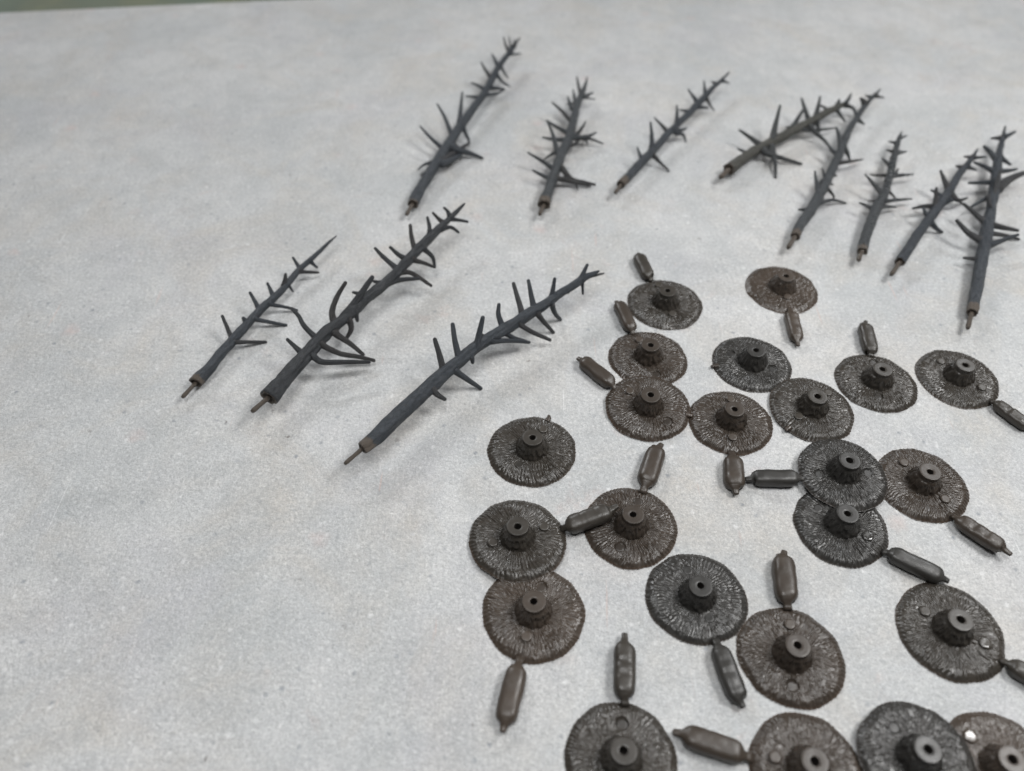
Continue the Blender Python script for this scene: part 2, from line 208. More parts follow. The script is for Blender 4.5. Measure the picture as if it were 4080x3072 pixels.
  [(50.0, 322.51, 5.0, 2.01), (51.01, 324.37, 5.08, 2.11), (56.02, 332.13, 5.42, 2.0), (61.78, 341.41, 5.8, 1.99), (66.45, 348.34, 6.1, 2.01), (71.94, 357.26, 6.45, 1.79), (77.59, 366.46, 6.8, 1.72), (83.3, 374.98, 7.13, 1.65), (89.69, 383.73, 7.48, 1.62), (95.2, 392.78, 7.8, 1.74), (101.41, 402.09, 8.13, 1.56), (106.54, 410.62, 8.4, 1.26), (111.44, 417.14, 8.64, 0.96), (114.76, 422.14, 8.81, 0.7), (118.58, 428.13, 9.0, 0.32)],
  [[(62.18, 343.18, 5.85, 0.98), (61.67, 343.4, 6.25, 0.98), (60.4, 345.73, 8.17, 0.98), (59.65, 348.01, 9.85, 0.98)],
   [(67.63, 350.7, 6.18, 1.35), (67.44, 350.77, 6.32, 1.35), (67.57, 357.3, 10.32, 1.35), (67.04, 363.62, 14.18, 1.35)],
   [(77.59, 366.46, 6.8, 1.02), (74.32, 371.59, 8.35, 1.02), (70.95, 375.97, 9.8, 1.02)],
   [(82.66, 374.02, 7.09, 1.11), (82.66, 377.78, 10.68, 1.11), (82.45, 381.34, 14.09, 1.11)],
   [(91.16, 386.73, 7.58, 0.82), (85.55, 388.88, 7.58, 0.82)],
   [(96.57, 394.83, 7.87, 1.06), (94.02, 398.52, 9.9, 1.06), (91.57, 402.16, 11.87, 1.06)],
   [(102.22, 404.52, 8.19, 1.01), (101.7, 404.54, 8.58, 1.01), (101.2, 406.96, 10.8, 1.01), (100.82, 409.61, 13.19, 1.01)],
   [(109.43, 414.97, 8.55, 0.86), (106.62, 416.14, 9.55, 0.86)],
   [(112.82, 418.79, 8.71, 0.79), (117.9, 419.74, 6.71, 0.79)],
   [(67.16, 347.7, 6.11, 1.13), (67.91, 347.27, 5.65, 1.13), (72.0, 344.35, 2.98, 1.13), (75.84, 341.8, 0.53, 1.13)],
   [(80.18, 369.43, 6.94, 1.2), (80.5, 369.0, 6.8, 1.2), (85.21, 371.62, 5.65, 1.2), (88.14, 374.92, 4.94, 1.2)],
   [(80.83, 368.46, 6.95, 1.18), (82.16, 368.41, 5.74, 1.18), (86.06, 371.14, 3.33, 1.18), (87.89, 369.48, 0.55, 1.18)],
   [(101.32, 400.83, 8.11, 0.96), (101.81, 400.65, 7.73, 0.96), (104.08, 397.94, 5.13, 0.96), (106.31, 396.33, 3.11, 0.96)],
   [(95.35, 392.28, 7.79, 1.24), (95.71, 392.22, 7.53, 1.24), (103.21, 397.68, 3.79, 1.24)]]),
 'G':([(98.36, 330.81, 4.5, 0.65), (101.9, 335.73, 4.5, 1.31), (104.25, 338.23, 4.5, 1.32)],
  [(103.72, 337.72, 4.5, 2.87), (105.24, 339.31, 4.58, 2.93), (110.3, 344.78, 4.85, 2.64), (118.34, 352.47, 5.26, 2.35), (126.34, 359.13, 5.65, 2.32), (133.6, 364.28, 6.0, 2.28), (140.6, 370.4, 6.33, 2.3), (147.49, 375.56, 6.65, 2.21), (154.5, 380.81, 6.96, 2.12), (161.91, 387.3, 7.29, 1.91), (169.16, 392.76, 7.61, 1.7), (173.52, 395.85, 7.8, 1.14), (177.32, 394.64, 8.0, 0.46)],
  [[(116.06, 350.91, 5.15, 1.01), (115.91, 351.45, 5.22, 1.01), (113.14, 352.18, 5.67, 1.01), (110.54, 353.9, 6.15, 1.01)],
   [(122.96, 357.32, 5.49, 1.34), (122.75, 358.2, 5.65, 1.34), (118.26, 363.12, 7.06, 1.34), (113.32, 367.55, 8.49, 1.34)],
   [(129.31, 361.3, 5.79, 1.55), (131.86, 370.38, 10.0, 1.55), (135.17, 380.91, 14.79, 1.55)],
   [(137.08, 367.32, 6.16, 1.1), (131.95, 366.02, 7.16, 1.1)],
   [(142.06, 372.72, 6.4, 1.04), (141.86, 373.78, 6.63, 1.04), (138.56, 372.89, 7.4, 1.04)],
   [(142.75, 373.23, 6.43, 1.31), (142.47, 374.08, 6.78, 1.31), (146.06, 379.98, 9.21, 1.31), (149.58, 385.21, 11.43, 1.31)],
   [(152.23, 379.93, 6.86, 1.32), (152.05, 380.52, 7.09, 1.32), (150.95, 387.52, 9.55, 1.32), (150.13, 394.38, 11.86, 1.32)],
   [(156.05, 382.43, 7.03, 1.33), (158.14, 389.03, 9.47, 1.33), (160.33, 396.14, 12.03, 1.33)],
   [(164.51, 389.88, 7.41, 0.92), (164.39, 390.37, 7.56, 0.92), (162.35, 391.61, 8.45, 0.92), (159.9, 392.48, 9.41, 0.92)],
   [(170.05, 393.89, 7.65, 1.24), (170.88, 396.07, 10.65, 1.24)],
   [(174.29, 395.44, 7.84, 1.1), (176.74, 398.57, 9.41, 1.1), (178.71, 401.96, 10.84, 1.1)],
   [(174.58, 395.42, 7.86, 0.91), (178.85, 394.45, 6.84, 0.91), (180.12, 389.25, 5.86, 0.91)],
   [(169.18, 391.72, 7.61, 1.05), (169.43, 391.08, 7.25, 1.05), (171.42, 388.56, 5.46, 1.05), (173.38, 385.9, 3.61, 1.05)],
   [(123.86, 354.28, 5.52, 1.41), (124.46, 351.94, 5.06, 1.41), (132.57, 350.72, 3.09, 1.41), (142.87, 349.77, 0.66, 1.41)],
   [(127.94, 357.4, 5.72, 1.24), (128.49, 355.12, 5.07, 1.24), (128.56, 347.86, 3.22, 1.24), (127.51, 337.55, 0.58, 1.24)],
   [(126.27, 353.82, 5.62, 0.77), (127.64, 350.14, 4.32, 0.77), (124.81, 345.19, 2.62, 0.77)],
   [(155.87, 380.9, 7.02, 1.33), (156.31, 380.51, 6.53, 1.33), (157.84, 376.57, 3.02, 1.33)],
   [(146.7, 373.74, 6.61, 1.04), (146.87, 372.62, 6.42, 1.04), (157.64, 376.2, 4.39, 1.04), (167.77, 381.48, 2.61, 1.04)],
   [(152.04, 375.29, 6.85, 1.07), (152.77, 372.48, 5.96, 1.07), (158.63, 366.85, 2.96, 1.07), (161.75, 360.35, 0.5, 1.07)]]),
 'H':([(119.0, 277.23, 4.5, 0.64), (122.58, 283.26, 4.5, 1.09), (124.13, 285.72, 4.5, 1.1)],
  [(123.93, 285.31, 4.5, 1.99), (125.23, 288.04, 4.61, 2.09), (129.3, 295.58, 4.93, 2.17), (135.42, 304.57, 5.33, 2.25), (141.43, 314.76, 5.74, 2.25), (147.15, 325.34, 6.14, 2.13), (152.08, 334.48, 6.47, 2.12), (157.42, 344.9, 6.83, 2.0), (163.22, 356.71, 7.22, 1.82), (170.4, 371.13, 7.67, 1.64), (177.62, 382.94, 8.06, 1.4), (184.81, 394.1, 8.42, 1.25), (191.59, 403.3, 8.73, 0.98), (197.55, 410.97, 9.0, 0.35)],
  [[(133.91, 303.73, 5.26, 1.06), (133.39, 304.62, 5.26, 1.06), (129.79, 304.7, 5.26, 1.06)],
   [(142.6, 318.45, 5.86, 1.12), (141.65, 318.46, 6.32, 1.12), (141.25, 322.62, 8.47, 1.12), (141.08, 327.39, 10.86, 1.12)],
   [(147.91, 327.66, 6.21, 0.91), (147.29, 327.51, 6.58, 0.91), (146.67, 328.96, 8.09, 0.91), (145.61, 330.9, 10.21, 0.91)],
   [(146.74, 326.36, 6.15, 0.82), (146.2, 327.63, 5.86, 0.82), (144.08, 325.81, 5.15, 0.82)],
   [(151.46, 332.21, 6.41, 0.83), (152.27, 332.47, 5.91, 0.83), (154.96, 333.69, 4.41, 0.83)],
   [(147.87, 325.13, 6.15, 0.82), (149.18, 325.89, 5.19, 0.82), (152.26, 328.08, 3.15, 0.82)],
   [(139.98, 310.52, 5.6, 1.0), (140.99, 310.2, 5.17, 1.0), (148.91, 315.89, 2.9, 1.0), (156.27, 317.13, 0.47, 1.0)],
   [(145.97, 320.96, 6.01, 0.87), (147.35, 320.99, 5.33, 0.87), (150.1, 318.74, 3.15, 0.87), (149.4, 316.74, 2.01, 0.87)],
   [(162.36, 355.5, 7.17, 1.34), (162.01, 355.45, 7.33, 1.34), (161.63, 359.96, 9.65, 1.34), (160.67, 364.68, 12.17, 1.34)],
   [(158.58, 349.08, 6.95, 0.87), (157.74, 349.56, 7.08, 0.87), (155.83, 354.75, 7.65, 0.87), (155.13, 357.88, 7.95, 0.87)],
   [(156.95, 342.25, 6.76, 0.99), (157.83, 341.91, 6.52, 0.99), (164.02, 344.99, 5.32, 0.99), (172.26, 349.7, 3.76, 0.99)],
   [(162.7, 354.24, 7.15, 1.41), (163.86, 354.96, 6.4, 1.41), (166.57, 354.98, 3.26, 1.41), (168.26, 354.55, 0.66, 1.41)],
   [(176.88, 381.3, 8.01, 1.04), (181.64, 381.07, 5.01, 1.04)],
   [(177.8, 383.71, 8.07, 0.92), (177.54, 383.86, 8.18, 0.92), (176.72, 387.54, 9.32, 0.92), (175.74, 389.62, 10.07, 0.92)],
   [(185.43, 395.24, 8.45, 1.7), (183.53, 395.98, 10.26, 1.7), (181.97, 396.1, 11.45, 1.7)],
   [(190.66, 402.13, 8.69, 0.93), (186.81, 402.56, 9.69, 0.93)],
   [(193.09, 404.51, 8.8, 0.93), (193.43, 404.24, 8.59, 0.93), (198.66, 405.93, 6.8, 0.93)]]),
 'I':([(147.73, 270.04, 4.0, 0.87), (149.79, 273.54, 4.0, 1.07), (151.3, 276.29, 4.0, 1.08)],
  [(151.15, 276.28, 4.0, 2.14), (152.34, 279.26, 4.15, 2.2), (155.43, 286.09, 4.48, 2.13), (160.47, 296.28, 4.98, 2.17), (164.77, 304.4, 5.36, 2.25), (170.72, 314.46, 5.84, 1.99), (175.33, 323.15, 6.23, 1.87), (179.55, 332.12, 6.6, 1.8), (183.65, 342.33, 7.01, 1.67), (188.46, 352.93, 7.41, 1.44), (191.98, 360.89, 7.71, 1.13), (196.0, 368.55, 8.0, 0.38)],
  [[(164.4, 305.34, 5.38, 1.07), (163.6, 305.89, 5.52, 1.07), (161.33, 307.46, 5.92, 1.07), (158.48, 308.92, 6.38, 1.07)],
   [(171.87, 317.56, 5.97, 1.18), (171.3, 317.63, 6.16, 1.18), (167.96, 322.02, 8.09, 1.18), (164.92, 326.57, 9.97, 1.18)],
   [(168.54, 311.26, 5.68, 0.87), (168.42, 311.67, 5.56, 0.87), (164.93, 314.55, 3.68, 0.87)],
   [(168.42, 308.61, 5.6, 1.0), (169.71, 308.45, 5.05, 1.0), (177.34, 311.67, 2.6, 1.0)],
   [(170.24, 312.17, 5.76, 1.01), (171.0, 311.66, 5.62, 1.01), (177.79, 313.96, 4.76, 1.01), (185.72, 316.5, 3.76, 1.01)],
   [(174.31, 320.06, 6.11, 0.87), (175.33, 320.54, 5.49, 0.87), (178.49, 320.8, 2.87, 0.87), (181.26, 320.77, 0.41, 0.87)],
   [(178.61, 330.98, 6.55, 1.04), (178.26, 331.3, 6.49, 1.04), (174.45, 332.42, 6.01, 1.04), (170.8, 333.32, 5.55, 1.04)],
   [(179.83, 331.53, 6.59, 1.11), (180.46, 331.4, 6.46, 1.11), (186.34, 333.47, 5.53, 1.11), (192.33, 335.74, 4.59, 1.11)],
   [(180.67, 332.48, 6.63, 0.91), (181.5, 331.74, 6.88, 0.91), (184.28, 335.97, 7.63, 0.91)],
   [(182.15, 340.2, 6.92, 1.13), (181.2, 339.96, 7.21, 1.13), (179.61, 341.1, 8.03, 1.13), (178.11, 342.62, 8.92, 1.13)],
   [(187.12, 350.78, 7.33, 1.0), (186.68, 350.81, 7.43, 1.0), (182.88, 351.28, 8.33, 1.0)],
   [(187.59, 350.0, 7.31, 1.22), (194.96, 355.0, 5.31, 1.22)],
   [(190.78, 358.75, 7.63, 0.94), (190.46, 358.75, 7.7, 0.94), (186.33, 358.35, 8.63, 0.94)],
   [(193.15, 362.91, 7.79, 0.81), (196.49, 365.57, 7.22, 0.81), (199.08, 367.78, 6.79, 0.81)]]),
 'J':([(158.59, 260.22, 4.5, 0.74), (162.43, 265.19, 4.5, 0.98), (165.6, 268.87, 4.5, 0.98)],
  [(164.96, 268.67, 4.5, 2.2), (166.69, 270.99, 4.64, 2.21), (171.69, 277.56, 5.05, 2.01), (178.01, 286.59, 5.57, 1.99), (185.15, 295.94, 6.11, 2.02), (191.28, 303.65, 6.55, 2.05), (197.6, 311.6, 7.0, 2.02), (204.47, 320.84, 7.48, 1.81), (210.95, 330.42, 7.94, 1.66), (216.45, 336.96, 8.28, 1.36), (222.29, 344.24, 8.65, 1.07), (227.91, 351.96, 9.0, 0.38)],
  [[(186.84, 298.5, 6.24, 1.11), (186.57, 298.65, 6.37, 1.11), (185.38, 300.82, 7.36, 1.11), (184.91, 303.19, 8.24, 1.11)],
   [(191.84, 305.66, 6.62, 1.11), (191.46, 306.83, 6.52, 1.11), (187.16, 307.35, 6.08, 1.11), (182.33, 306.3, 5.62, 1.11)],
   [(192.55, 306.04, 6.66, 1.3), (191.91, 306.06, 7.07, 1.3), (192.16, 309.29, 9.97, 1.3), (192.29, 312.28, 12.66, 1.3)],
   [(198.25, 313.17, 7.06, 0.97), (197.91, 313.54, 7.14, 0.97), (195.74, 315.99, 7.64, 0.97), (193.57, 317.5, 8.06, 0.97)],
   [(202.82, 319.33, 7.38, 1.33), (202.3, 319.42, 7.66, 1.33), (200.75, 323.36, 10.17, 1.33), (199.5, 326.91, 12.38, 1.33)],
   [(215.62, 336.43, 8.24, 1.0), (211.55, 336.27, 9.24, 1.0)],
   [(223.14, 344.79, 8.69, 0.93), (218.12, 344.01, 9.69, 0.93)],
   [(223.29, 345.13, 8.7, 0.93), (223.52, 344.88, 8.64, 0.93), (230.79, 347.19, 7.7, 0.93)],
   [(217.49, 337.53, 8.34, 1.0), (218.08, 337.49, 7.98, 1.0), (223.81, 339.18, 5.34, 1.0)],
   [(201.72, 316.25, 7.27, 1.2), (202.25, 315.93, 7.06, 1.2), (205.69, 313.3, 5.59, 1.2), (211.8, 317.19, 4.27, 1.2)],
   [(202.67, 316.15, 7.31, 0.95), (205.13, 317.0, 5.63, 0.95), (207.82, 317.26, 3.25, 0.95), (211.35, 317.88, 0.45, 0.95)],
   [(186.13, 295.89, 6.15, 1.3), (187.24, 295.91, 5.43, 1.3), (190.45, 295.06, 2.77, 1.3), (194.07, 295.51, 0.61, 1.3)],
   [(197.64, 311.04, 6.99, 1.76), (198.04, 310.84, 6.79, 1.76), (204.56, 314.67, 4.99, 1.76)]]),
 'K':([(179.25, 228.78, 4.0, 0.8), (182.42, 235.08, 4.0, 0.97), (184.64, 239.12, 4.0, 0.98)],
  [(184.2, 237.67, 4.0, 2.1), (185.58, 240.6, 4.14, 2.22), (189.17, 247.7, 4.47, 2.35), (195.13, 260.02, 5.01, 2.35), (201.48, 272.97, 5.55, 2.47), (207.3, 284.76, 6.03, 2.47), (212.74, 296.14, 6.46, 2.35), (218.43, 308.03, 6.9, 2.23), (224.39, 320.47, 7.33, 2.22), (229.89, 332.39, 7.73, 2.15), (236.09, 345.99, 8.16, 1.83), (242.81, 359.07, 8.56, 1.37), (250.42, 374.04, 9.0, 0.45)],
  [[(199.06, 270.14, 5.43, 0.97), (198.13, 270.71, 5.24, 0.97), (193.57, 272.35, 4.43, 0.97)],
   [(205.25, 282.56, 5.93, 1.4), (203.94, 282.48, 6.24, 1.4), (199.19, 285.09, 7.83, 1.4), (196.95, 288.39, 8.96, 1.4), (195.28, 291.47, 9.93, 1.4)],
   [(211.64, 295.82, 6.44, 1.28), (210.35, 295.75, 6.7, 1.28), (207.14, 299.99, 7.98, 1.28), (203.43, 304.87, 9.44, 1.28)],
   [(220.39, 313.89, 7.1, 1.03), (219.69, 314.44, 6.9, 1.03), (215.01, 311.85, 6.01, 1.03), (210.19, 308.79, 5.1, 1.03)],
   [(225.73, 325.34, 7.49, 1.06), (224.74, 325.58, 7.49, 1.06), (219.43, 325.1, 7.49, 1.06), (214.01, 324.63, 7.49, 1.06)],
   [(230.23, 334.94, 7.8, 1.18), (229.12, 334.85, 7.99, 1.18), (225.29, 336.88, 8.86, 1.18), (220.9, 338.79, 9.8, 1.18)],
   [(235.18, 345.25, 8.13, 1.47), (234.27, 345.0, 8.37, 1.47), (232.23, 348.15, 9.75, 1.47), (229.84, 350.96, 11.13, 1.47)],
   [(236.52, 345.59, 8.15, 1.26), (237.46, 345.82, 7.91, 1.26), (241.83, 343.11, 6.15, 1.26)],
   [(231.81, 334.83, 7.81, 1.17), (232.94, 334.99, 7.59, 1.17), (238.94, 337.33, 6.56, 1.17), (243.59, 339.79, 5.81, 1.17)],
   [(220.59, 312.11, 7.04, 1.25), (223.95, 319.5, 10.19, 1.25), (226.95, 326.38, 13.04, 1.25)],
   [(225.2, 320.67, 7.34, 2.16), (225.92, 320.41, 7.4, 2.16), (234.39, 327.71, 7.88, 2.16), (242.53, 332.35, 8.34, 2.16)],
   [(212.61, 293.6, 6.38, 1.31), (214.09, 293.71, 6.06, 1.31), (220.18, 293.69, 4.7, 1.31), (226.21, 293.81, 3.38, 1.31)],
   [(209.87, 287.9, 6.16, 0.99), (211.57, 288.33, 5.61, 0.99), (219.64, 290.43, 3.04, 0.99), (227.2, 291.34, 0.46, 0.99)],
   [(206.22, 280.14, 5.86, 1.23), (207.29, 279.46, 6.06, 1.23), (213.88, 282.25, 6.97, 1.23), (220.34, 284.6, 7.86, 1.23)],
   [(244.81, 363.36, 8.69, 0.96), (239.2, 362.95, 8.69, 0.96)],
   [(245.74, 363.98, 8.71, 1.06), (249.29, 365.77, 9.23, 1.06), (252.67, 367.89, 9.71, 1.06)],
   [(220.23, 313.84, 7.09, 0.95), (218.54, 313.23, 7.71, 0.95), (214.43, 302.35, 10.09, 0.95)]]),
}

# ------------------------------------------------------------------ materials
def newmat(name):
    mt = bpy.data.materials.new(name); mt.use_nodes = True
    nt = mt.node_tree; b = nt.nodes['Principled BSDF']
    return mt, nt, b
def N(nt, t, **kw):
    n = nt.nodes.new(t)
    for k, v in kw.items():
        if k in ('operation', 'blend_type', 'data_type', 'feature', 'attribute_name', 'attribute_type', 'noise_dimensions', 'interpolation_type'): setattr(n, k, v)
        else: n.inputs[k].default_value = v
    return n
def noise(nt, vec, scale, detail=2.0, rough=0.5, dist=0.0):
    n = N(nt, 'ShaderNodeTexNoise', Scale=scale, Detail=detail, Roughness=rough, Distortion=dist)
    nt.links.new(vec, n.inputs['Vector']); return n.outputs['Fac']
def rng(nt, v, a, b, c, d):
    n = nt.nodes.new('ShaderNodeMapRange'); n.clamp = True
    for i, x in enumerate((a, b, c, d)): n.inputs[i + 1].default_value = x
    nt.links.new(v, n.inputs[0]); return n.outputs[0]
def mix(nt, f, a, b, mode='MIX'):
    n = nt.nodes.new('ShaderNodeMix'); n.data_type = 'RGBA'; n.blend_type = mode
    if isinstance(f, (int, float)): n.inputs[0].default_value = f
    else: nt.links.new(f, n.inputs[0])
    for s, x in ((6, a), (7, b)):
        if isinstance(x, tuple): n.inputs[s].default_value = (*x, 1)
        else: nt.links.new(x, n.inputs[s])
    return n.outputs[2]
def math_(nt, op, a, b=0.0):
    n = nt.nodes.new('ShaderNodeMath'); n.operation = op
    for i, x in enumerate((a, b)):
        if isinstance(x, (int, float)): n.inputs[i].default_value = x
        else: nt.links.new(x, n.inputs[i])
    return n.outputs[0]
def bump(nt, h, strength, dist, prev=None):
    n = nt.nodes.new('ShaderNodeBump'); n.inputs['Strength'].default_value = strength; n.inputs['Distance'].default_value = dist
    nt.links.new(h, n.inputs['Height'])
    if prev is not None: nt.links.new(prev, n.inputs['Normal'])
    return n.outputs[0]

def gaming_mat():
    mt, nt, b = newmat('printed_concrete_mat'); L = nt.links
    co = nt.nodes.new('ShaderNodeTexCoord').outputs['Object']
    big = noise(nt, co, 14, 5, 0.6, 0.4)
    c = mix(nt, rng(nt, big, 0.36, 0.64, 0, 1), (0.572, 0.588, 0.592), (0.745, 0.742, 0.735))
    warm = noise(nt, co, 22, 4, 0.65, 0.8)
    c = mix(nt, rng(nt, warm, 0.46, 0.70, 0, 0.75), c, (0.62, 0.575, 0.515))
    mp = N(nt, 'ShaderNodeMapping', Location=(3.1, 1.7, 0.0)); L.new(co, mp.inputs[0]); c2 = mp.outputs[0]
    lav = noise(nt, c2, 18, 4, 0.6, 0.5)
    c = mix(nt, rng(nt, lav, 0.52, 0.74, 0, 0.38), c, (0.545, 0.53, 0.575))
    mp = N(nt, 'ShaderNodeMapping', Location=(7.3, 4.1, 0.0)); L.new(co, mp.inputs[0]); c3 = mp.outputs[0]
    pink = noise(nt, c3, 30, 6, 0.75, 0.6)
    c = mix(nt, rng(nt, pink, 0.62, 0.78, 0, 0.6), c, (0.60, 0.43, 0.38))
    mid = noise(nt, c3, 120, 6, 0.75)
    c = mix(nt, rng(nt, mid, 0.42, 0.70, 0.0, 0.36), c, (0.36, 0.38, 0.40))
    smudge = noise(nt, c2, 52, 5, 0.72, 0.7)
    c = mix(nt, rng(nt, smudge, 0.48, 0.72, 0.0, 0.34), c, (0.36, 0.37, 0.36))
    cream = noise(nt, c3, 64, 4, 0.7, 0.5)
    c = mix(nt, rng(nt, cream, 0.54, 0.74, 0.0, 0.45), c, (0.80, 0.79, 0.76))
    mp = N(nt, 'ShaderNodeMapping', Location=(11.0, 2.0, 0.0)); L.new(co, mp.inputs[0]); c4p = mp.outputs[0]
    fine = noise(nt, co, 760, 5, 0.8)
    patch = rng(nt, noise(nt, c4p, 26, 3, 0.6, 0.6), 0.34, 0.66, 0.78, 1.10)
    c = mix(nt, math_(nt, 'MULTIPLY', patch, rng(nt, fine, 0.38, 0.66, 0.0, 0.62)), c, (0.29, 0.295, 0.30))
    grit = noise(nt, c3, 1900, 3, 0.8)
    c = mix(nt, rng(nt, grit, 0.40, 0.66, 0.0, 0.42), c, (0.24, 0.24, 0.24))
    mp = N(nt, 'ShaderNodeMapping', Location=(1.3, 9.1, 0.0)); L.new(co, mp.inputs[0]); c4 = mp.outputs[0]
    pale = noise(nt, c4, 800, 4, 0.8)
    c = mix(nt, rng(nt, pale, 0.52, 0.72, 0.0, 0.45), c, (0.90, 0.90, 0.88))
    def specks(scale, off, r0, r1, colr, amt, c, keep):
        mp = N(nt, 'ShaderNodeMapping', Location=off); L.new(co, mp.inputs[0])
        wob = nt.nodes.new('ShaderNodeTexNoise'); wob.inputs['Scale'].default_value = scale * 5; L.new(mp.outputs[0], wob.inputs['Vector'])
        add = nt.nodes.new('ShaderNodeVectorMath'); add.operation = 'MULTIPLY_ADD'
        L.new(wob.outputs['Color'], add.inputs[0]); add.inputs[1].default_value = (0.35 / scale,) * 3; L.new(mp.outputs[0], add.inputs[2])
        vo = N(nt, 'ShaderNodeTexVoronoi', Scale=scale); L.new(add.outputs[0], vo.inputs['Vector'])
        sep = nt.nodes.new('ShaderNodeSeparateColor'); L.new(vo.outputs['Color'], sep.inputs[0])
        k = rng(nt, sep.outputs[0], keep, 1.0, 0.15, 1)
        k = math_(nt, 'MULTIPLY', k, rng(nt, sep.outputs[0], keep, keep + 0.01, 0, 1))
        d = rng(nt, vo.outputs['Distance'], r0, r1, amt, 0)
        return mix(nt, math_(nt, 'MULTIPLY', k, d), c, colr)
    def scratches(rot, sx, sy, lo, amt, colr, c):
        mp = N(nt, 'ShaderNodeMapping', Rotation=(0, 0, rot), Scale=(sx, sy, 1)); L.new(co, mp.inputs[0])
        return mix(nt, rng(nt, noise(nt, mp.outputs[0], 1.0, 2, 0.5, 0.2), lo, lo + 0.05, 0, amt), c, colr)
    c = scratches(0.12, 900, 22, 0.735, 0.40, (0.88, 0.88, 0.88), c)
    c = scratches(1.30, 700, 30, 0.745, 0.35, (0.85, 0.85, 0.85), c)
    c = scratches(-0.15, 420, 30, 0.725, 0.40, (0.58, 0.42, 0.37), c)
    c = specks(260, (2, 2, 0), 0.08, 0.26, (0.20, 0.22, 0.25), 0.7, c, 0.80)
    c = specks(130, (5, 1, 0), 0.03, 0.11, (0.15, 0.13, 0.12), 0.8, c, 0.88)
    c = specks(300, (1, 7, 0), 0.06, 0.30, (0.88, 0.88, 0.88), 0.5, c, 0.82)
    c = specks(70, (4, 4, 0), 0.03, 0.30, (0.60, 0.42, 0.38), 0.4, c, 0.92)
    L.new(c, b.inputs['Base Color'])
    b.inputs['Roughness'].default_value = 0.62
    b.inputs['Specular IOR Level'].default_value = 0.35
    n1 = bump(nt, noise(nt, co, 1300, 3, 0.7), 1.0, 0.00034)
    n2 = bump(nt, noise(nt, c2, 520, 4, 0.65), 0.8, 0.0006, n1)
    L.new(n2, b.inputs['Normal'])
    return mt

def green_cloth():
    mt, nt, b = newmat('green_table'); L = nt.links
    co = nt.nodes.new('ShaderNodeTexCoord').outputs['Object']
    c = mix(nt, rng(nt, noise(nt, co, 22, 3, 0.6), 0.35, 0.68, 0, 1), (0.115, 0.135, 0.10), (0.17, 0.18, 0.11))
    c = mix(nt, rng(nt, noise(nt, co, 9, 2, 0.5), 0.45, 0.7, 0, 0.8), c, (0.11, 0.17, 0.15))
    L.new(c, b.inputs['Base Color']); b.inputs['Roughness'].default_value = 0.8
    return mt

def brown_plastic():
    mt, nt, b = newmat('brown_grey_plastic'); L = nt.links
    co = nt.nodes.new('ShaderNodeTexCoord').outputs['Object']
    oi = nt.nodes.new('ShaderNodeObjectInfo').outputs['Color']
    c = mix(nt, rng(nt, noise(nt, co, 130, 4, 0.6), 0.3, 0.7, 0.0, 1.0), (0.82, 0.82, 0.82), (1.15, 1.12, 1.10))
    c = mix(nt, 1.0, oi, c, 'MULTIPLY')
    at = N(nt, 'ShaderNodeAttribute', attribute_name='thin_edge')
    c = mix(nt, rng(nt, at.outputs['Fac'], 0, 1, 0, 0.75), c, (0.088, 0.056, 0.038))
    L.new(c, b.inputs['Base Color'])
    r = rng(nt, noise(nt, co, 420, 3, 0.6), 0.3, 0.7, 0.23, 0.40)
    L.new(r, b.inputs['Roughness'])
    b.inputs['Specular IOR Level'].default_value = 0.5
    n1 = bump(nt, noise(nt, co, 1500, 3, 0.6), 0.35, 0.00012)
    n2 = bump(nt, noise(nt, co, 420, 2, 0.5), 0.30, 0.00025, n1)
    L.new(n2, b.inputs['Normal'])
    return mt

def smooth_plastic():
    mt, nt, b = newmat('smooth_brown_grey_plastic'); L = nt.links
    co = nt.nodes.new('ShaderNodeTexCoord').outputs['Object']
    oi = nt.nodes.new('ShaderNodeObjectInfo').outputs['Color']
    c = mix(nt, rng(nt, noise(nt, co, 160, 4, 0.6), 0.3, 0.7, 0.0, 1.0), (0.88, 0.88, 0.88), (1.12, 1.10, 1.08))
    L.new(mix(nt, 1.0, oi, c, 'MULTIPLY'), b.inputs['Base Color'])
    L.new(rng(nt, noise(nt, co, 300, 3, 0.6), 0.3, 0.7, 0.31, 0.46), b.inputs['Roughness'])
    n1 = bump(nt, noise(nt, co, 900, 3, 0.6), 0.22, 0.00012)
    n2 = bump(nt, noise(nt, co, 260, 2, 0.5), 0.25, 0.0004, n1)
    L.new(n2, b.inputs['Normal'])
    return mt

